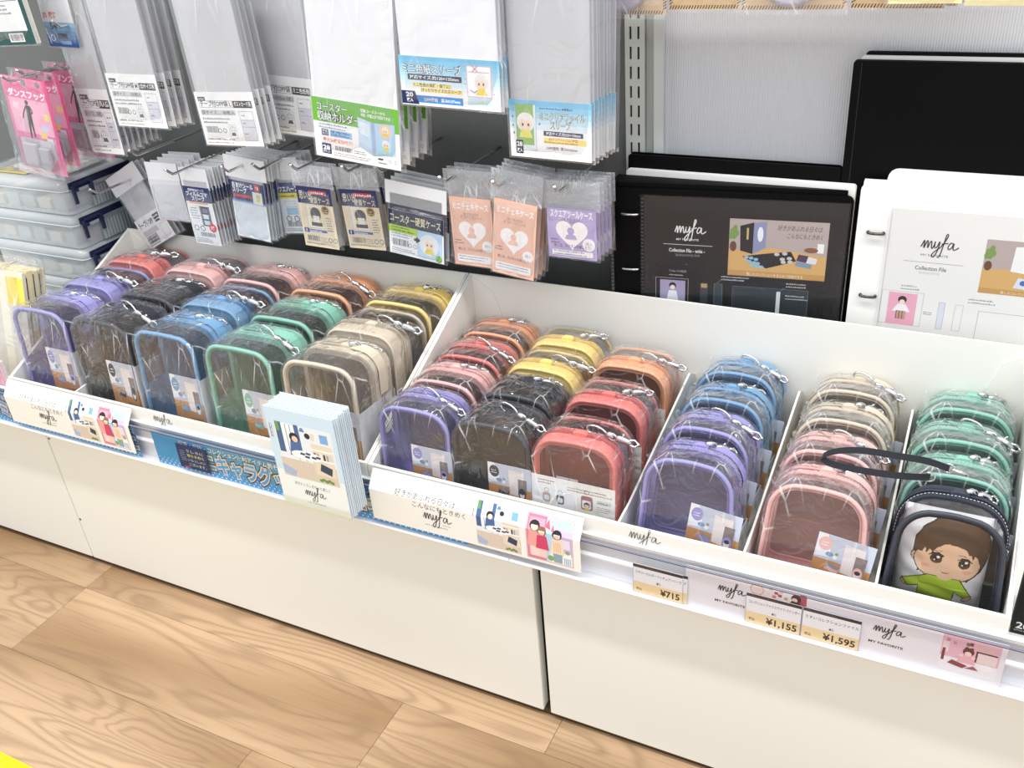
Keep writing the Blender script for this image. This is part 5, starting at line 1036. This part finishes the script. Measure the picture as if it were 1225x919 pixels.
# ================================================================== KRAFT PACKETS AT THE TOP
def kraft(x0, x1, Y, zb, lab, kind):
    t = thing('kraft_packet', lab, 'packet', (x0, Y, zb), (0, random.uniform(-.01, .01), 0), 'kraft card packets along the top edge'); w = x1-x0; h = .13
    base = '#dcb886' if kind < 2 else '#f0e2a8'; p = Print(w, h); p.rect(0, 0, w, h, base); n = int(w/.0032)
    if kind < 2:
        for k in range(n): p.poly([(k*.0032, .0006), (k*.0032+.0014, .0006), (k*.0032+.0032, .0046), (k*.0032+.0018, .0046)], '#3a2420')
        for k in range(int(h/.0032)):
            for xx in (0, w-.004): p.poly([(xx, .005+k*.0032), (xx+.004, .0075+k*.0032), (xx+.004, .0089+k*.0032), (xx, .0064+k*.0032)], '#3a2420')
        p.rect(.008, .010, w-.008, h-.02, '#e4c495'); p.tiny(.012, .09, w*.6, 4, .003, '#6a4a34', 2)
    else:
        p.rect(0, .004, w, h, '#f3e9b8'); p.rect(.01, .03, w-.01, h-.02, '#f7f0d2')
    part('backing_card', p.build('backing_card', base, .0006), t)
    if kind == 0:
        a = MB(); cx, cz = w*.48, .060; R = .058
        for rr, yy in ((1, -.001), (.97, -.006), (.8, -.011), (.55, -.013)): pass
        a.loft([[(cx+R*.72*q*math.cos(2*PI*k/28), y, cz+R*q*math.sin(2*PI*k/28)) for k in range(28)] for q, y in ((1.0, -.0012), (.985, -.006), (.90, -.010), (.88, -.0085), (.55, -.011), (.1, -.0115))], pm('#b9aebb', .2, spec=.8)); part('blister', a, t, label='translucent oval blister')
    F = pillow_film(w+.006, h+.02, .003, PACK, seed=int(x0*500), x0=-.003, z0=-.003)
    for k, v in enumerate(F.v): F.v[k] = (v[0], v[1]-.0135 if kind == 0 else v[1]-.001, v[2])
    part('film_bag', F, t); return t
kx = [at(x, 12, .3).x for x in (698, 797, 800, 885, 887, 1012)]
zt_ = [at(698, 17, .3).z, at(800, 12, .3).z, at(887, 11, .3).z]
kraft(kx[0], kx[1], .300, zt_[0], 'kraft card packet with an oval blister, leftmost along the top edge', 0)
kraft(kx[2], kx[3], .302, zt_[1], 'kraft card packet with striped border, second from the left along the top edge', 1)
kraft(kx[4], kx[5], .300, zt_[2]-.001, 'wide kraft card packet with oval blister, third along the top edge', 0)
for k in range(3): kraft(kx[5]+.004+.012*k, kx[5]+.095+.012*k, .305+.01*k, zt_[2]+.001*k, ('front', 'middle', 'rear')[k] + ' one of the overlapping kraft packets right of the wide kraft packet', 1)
kraft(at(1062, 8, .29).x, at(1150, 8, .29).x, .287, at(1062, 9, .29).z+.004, 'cream card packet at the top edge, above the black portfolio', 2)
kraft(at(1153, 8, .29).x, at(1153, 8, .29).x+.1, .287, at(1153, 7, .29).z+.001, 'cream card packet at the top right corner', 2)
hk = MB(); hk.box(.62, 1.8, .372, .380, 1.045, 1.062, pm('#c9ccc9', .4), .002)
o = link('hook_bar', hk.mesh('hook_bar')); tag(o, 'steel hook bar above the frame carrying the kraft packets', 'hook bar')
for q_, x in enumerate((kx[0]+.05, kx[2]+.04, kx[4]+.05, kx[5]+.06, at(1110, 8, .29).x, at(1200, 8, .29).x)): hook(x, .285, 1.053, NTH[q_] + ' chrome peg hook from the left on the kraft packet bar')

# ================================================================== LEFT EDGE
p_case = None
NVY = pm('#1d2447', .4); CASED = pm('#8d969c', .4)
def case(z, lab):
    X1, W, Y0, D, h = -.0500, .24, .213, .150, .0605
    t = thing('storage_case', lab, 'storage case', (X1-W, Y0, z), (0, 0, 0), 'clear storage cases stacked left of the trays')
    def ringz(ins, zz, r=.012): return [(a, b, zz) for a, b in rrect(ins, ins, W-ins, D-ins, r)]
    a = MB(); a.loft([ringz(.008, .001), ringz(.004, .010), ringz(.003, .042)], CASEPP, cap0=True); part('case_body', a, t)
    a = MB(); a.loft([ringz(.002, .0425), ringz(0, .0440), ringz(0, .052), ringz(.003, .0585), ringz(.010, .0600)], CASEPP, cap1=True); a.tube([(x, y, .0445) for x, y, _ in ringz(.0005, 0)], .0014, pm('#c3cfd6', .25), 6, closed=True); part('case_lid', a, t)
    a = MB(); a.box(W+.0002, W+.0012, .052, D-.004, .004, .038, CASED)
    for k in range(13): a.box(W+.0012, W+.0026, .054+.007*k, .0565+.007*k, .005, .036, pm('#a9b1b5', .4))
    part('ribbed_side', a, t)
    a = MB(); a.box(W+.0002, W+.0030, .012, D-.002, .0455, .0570, NVY, .001); part('navy_rim', a, t, label='navy rim strip')
    a = MB(); a.box(W+.0030, W+.0075, .014, .020, .020, .052, NVY, .001); a.box(W+.0030, W+.0075, .052, .058, .024, .052, NVY, .001); a.box(W+.0030, W+.0080, .014, .058, .040, .046, NVY, .001); a.box(W+.0030, W+.0075, .018, .054, .0505, .0545, NVY, .001)
    la_ = part('latch', a, t, label='navy plastic latch'); a = MB(); a.box(W+.0075, W+.0083, .026, .046, .0405, .0455, pm('#9aa3ad', .4)); part('latch_slot', a, la_)
    a = MB(); 
    for q in range(5): a.box(.02+.04*q, .05+.04*q, .02, .11, .003, .020+.004*(q % 3), pm(('#d8cfc4', '#c9d0d4', '#b7bcb9', '#d9d2c6', '#a8b0b4')[q], .6))
    part('contents', a, t)
for k, l in enumerate(('lowest clear storage case of the stack behind the yellow folder', 'second clear storage case from the bottom of the left stack', 'middle clear storage case with navy latch, touching the left tray back corner', 'second clear storage case from the top of the left stack', 'topmost clear storage case with a navy latch, under the pink packets')): case(ZD+.0005+.0612*k, l)
zt5 = ZD+.0005+.0612*5
cb = thing('card_bundle', 'flat film bag of cards lying on the topmost clear storage case', 'packet', (-.26, .225, zt5+.0002))
for k, (c, x0, x1) in enumerate((('#e9d66a', .02, .1), ('#d98aa8', .06, .17), ('#e8e4dc', .04, .19))): a = MB(); a.box(x0, x1, .01+.008*k, .10+.006*k, .0005+.0016*k, .0018+.0016*k, pm(c, .5)); part('card', a, cb)
a = pillow_film(.2, .12, .004, PACK, seed=5)
a.v = [(x, z, y+.0055) for x, y, z in a.v]; part('film_bag', a, cb)

def pinkcard(w, h):
    p = Print(w, h); p.rect(0, 0, w, h, '#f0649a')
    for k in range(6): p.rect(0, h*(k/6)*.5, w, h*((k+1)/6)*.5, '#%02x%02x%02x' % (244-k*2, 150-k*9, 185-k*5))
    p.rect(w*.06, h*.42, w*.94, h*.78, '#f9b3cc'); 
    for a, b, c in ((.75, .5, '#c8d4f0'), (.8, .36, '#d8e6f6'), (.68, .42, '#f2d37a'), (.86, .62, '#f6e28f'), (.2, .7, '#f7cfe0')): p.rect(w*(a-.07), h*(b-.035), w*(a+.07), h*(b+.035), c, .002)
    # slender dancing silhouette
    x, y = w*.42, h*.36; u = h*.42
    p.disc(x+u*.06, y+u*.92, u*.06, '#17141c'); p.poly([(x-.02*u, y+.62*u), (x+.12*u, y+.60*u), (x+.16*u, y+.84*u), (x+.0*u, y+.86*u)], '#17141c'); p.poly([(x-.03*u, y+.62*u), (x+.13*u, y+.61*u), (x+.10*u, y+.05*u), (x+.05*u, y+.05*u), (x+.04*u, y+.40*u), (x-.04*u, y+.0*u), (x-.09*u, y+.0*u)], '#17141c')
    p.line([(x+.0*u, y+.82*u), (x-.12*u, y+.66*u), (x-.2*u, y+.5*u)], .0022, '#17141c'); p.line([(x+.14*u, y+.82*u), (x+.2*u, y+.7*u), (x+.1*u, y+.62*u)], .0022, '#17141c')
    p.text('ダンスフック', w*.08, h*.80, h*.06, '#ffffff', w=w*.84, bold=.08); p.poly([(w*.08, h*.06), (w*.6, h*.02), (w*.86, h*.18), (w*.86, h*.36), (w*.1, h*.36)], '#e9e8ee'); p.poly([(w*.2, h*.12), (w*.5, h*.1), (w*.55, h*.34), (w*.2, h*.36)], '#cfcdd8')
    for q in (.2, .5, .8): p.disc(w*q, h*.95, w*.05, '#5a4a52')
    return p
for k, (px, Y) in enumerate(((46, .185), (66, .225), (112, .27))):
    R_ = at(px, 100, Y); w_ = .098
    t = thing('hook_packet', ('front pink card packet with a black dancing silhouette, at the left edge', 'middle pink card packet with a black dancing silhouette', 'rear pink card packet, nearest the white sleeve packets')[k], 'packet', (R_.x-w_, Y, .705), (0, .10-.03*k, 0), 'pink card packets at the left edge')
    P = pinkcard(w_, .150); part('backing_card', P.build('backing_card', '#e85f95', .0006), t)
    a = MB(); a.loft([[(x, y, z) for x, z in rrect(.010+i, .008+i, w_-.012-i, .056-i, .006)] for i, y in ((0, -.0018), (.001, -.012), (.004, -.015))], VINYL, cap1=True); part('blister', a, t)
    a = MB(); a.box(.022, .05, -.010, -.003, .014, .048, pm('#e6e4ea', .4), .002); a.box(.055, .078, -.009, -.003, .018, .044, pm('#d6d3dd', .4), .002); part('white_hooks', a, t)
    F = pillow_film(w_+.006, .156, .016, PACK, seed=k, x0=-.003, z0=-.003)
    for i, v in enumerate(F.v): F.v[i] = (v[0], v[1]-.0165, v[2])
    part('film_bag', F, t); hook(R_.x-w_*.5+.012, Y-.02, .705+.143, 'chrome peg hook holding the ' + ('front', 'middle', 'rear')[k] + ' pink card packet')
tl = at(45, 57, .2)
t = thing('booklet_packet', 'dark green booklet packet with a white price panel at the top left corner', 'packet', (tl.x-.13, .2, tl.z), (0, -.04, 0)); p = Print(.13, .17); p.rect(0, 0, .13, .17, '#1f4e4c'); p.rect(0, .019, .122, .165, '#f3f4f2'); p.frame(0, .019, .122, .165, .0006, '#1f4e4c')
for k in range(3): p.rect(.02, .062+.03*k, .118, .0628+.03*k, '#22305a')
p.text('110円', .075, .050+.030, .010, '#20242c', w=.034); p.tiny(.03, .055, .07, 3, .0028, '#555555', 2); p.rect(.075, .004, .108, .0165, '#f2f2ee'); p.barcode(.078, .0055, .027, .0095)
part('front_card', p.build('front_card', '#1f4e4c', .0006), t); a = MB(); a.box(.001, .129, .0008, .010, .0, .17, pm('#ece9df', .6)); part('page_block', a, t)
F = pillow_film(.136, .176, .012, PACK, seed=3, x0=-.003, z0=-.003); F.v = [(x, y-.0015, z) for x, y, z in F.v]; part('film_bag', F, t); hook(tl.x-.06, .18, tl.z+.16, 'upper peg hook holding the green booklet packet')
tl = at(60, 55, .25)
t = thing('sleeve_packet', 'small blue and white packet reading 54, next to the green booklet', 'packet', (tl.x, .25, tl.z), (0, .03, 0)); p = Print(.066, .14); p.rect(0, 0, .066, .14, '#e9ecef')
for k in range(6): p.rect(0, .006*k, .066, .006*(k+1), '#%02x%02x%02x' % tuple(int(a+(b-a)*k/6) for a, b in zip((26, 74, 140), (160, 205, 232))))
p.text('JIS', .002, .043, .007, '#d8483c', w=.010, bold=.05); p.text('規格', .016, .043, .007, '#d8483c', w=.016, bold=.05); p.text('54', .013, .0255, .0105, '#16203a', bold=.05); p.ring(.013, .013, .005, .0012, '#e8f0fa'); p.rect(.024, .012, .046, .020, '#16203a'); p.rect(.03, .004, .05, .009, '#7fb0de')
part('label_card', p.build('label_card', '#e9ecef', .0006), t); a = MB(); a.box(.001, .065, .0008, .006, .001, .139, SLEEVE); part('sleeves', a, t)
F = pillow_film(.072, .146, .008, PACK, seed=4, x0=-.003, z0=-.003); F.v = [(x, y-.0015, z) for x, y, z in F.v]; part('film_bag', F, t); hook(tl.x+.03, .23, tl.z+.132, 'upper peg hook holding the packet reading 54')

fb = thing('folder_bundle', 'film-bagged bundle of cream folders with a yellow top, standing left of the left tray', 'folders', (-.199, .036, ZD), (-.24, 0, 0))
p = Print(.160, .205); p.rect(0, 0, .160, .205, '#e3dccd'); p.rect(0, .150, .160, .196, '#f2dc5c'); p.rect(.0, .196, .160, .205, '#f3ecc6')
p.rect(.138, .08, .145, .087, '#c23a58'); p.frame(.137, .066, .146, .075, .0006, '#555555'); p.frame(.140, .046, .146, .053, .0006, '#555555'); p.rect(.098, .0, .118, .205, '#f6f0d8')
part('front_folder', p.build('front_folder', '#e3dccd', .006), fb)
for k, (y0, y1, c, h) in enumerate(((.0065, .009, '#1b1b1d', .196), (.0095, .021, '#ecdcaa', .207), (.0215, .024, '#24241f', .2), (.0245, .034, '#e9dcb4', .205), (.0345, .0365, '#3a3a32', .198), (.037, .046, '#eee3bf', .206))): a = MB(); a.box(.001, .159-.0012*k, y0, y1, 0, h, pm(c, .55), .0006); part('folder', a, fb)
F = pillow_film(.165, .222, .055, BAG, seed=8, nx=9, nz=11, x0=-.004, z0=.0005); F.v = [(x, y-.003, z) for x, y, z in F.v]; part('film_bag', F, fb)
pk = thing('pink_packet', 'pink patterned packet at the bottom left, beside the left tray front', 'packet', (-.165, .001, ZD)); p = Print(.110, .075); p.rect(0, 0, .110, .075, '#e9a2b4')
for k in range(7): p.line([(.02*k, 0), (.02*k+.03, .075)], .0012, '#f6dfe4')
p.rect(.03, .02, .08, .05, '#f4d2da')
part('front_card', p.build('front_card', '#e9a2b4', .0006), pk); a = MB(); a.box(.001, .109, .0008, .010, 0, .074, pm('#f0dfe2', .5)); part('contents', a, pk)
F = pillow_film(.116, .080, .014, PACK, seed=2, x0=-.003, z0=.0004); F.v = [(x, y-.0015, z) for x, y, z in F.v]; part('film_bag', F, pk)

# ================================================================== RIGHT EDGE
rb_ = thing('refill_packet', 'black refill packet reading 20, at the right edge beside the right tray', 'packet', (1.4245, .040, ZD)); p = Print(.09, .150); p.rect(0, 0, .09, .150, '#0c0c0d')
p.text('20', .004, .008, .0085, '#f2f2f2', w=.013, bold=.04); p.text('sheets', .003, .0045, .0022, '#cfcfcf', w=.016); p.rect(.018, .03, .0184, .07, '#bbbbbb')
p.text('2穴・A4用', .0125, .040, .0036, '#e8e8e8', w=.026, rot=PI/2); p.text('リフィル', .0175, .074, .0036, '#e8e8e8', w=.024, rot=PI/2)
part('front_card', p.build('front_card', '#0c0c0d', .0006), rb_); a = MB(); a.box(.001, .089, .0008, .02, 0, .149, BLK2); part('refill_sheets', a, rb_)
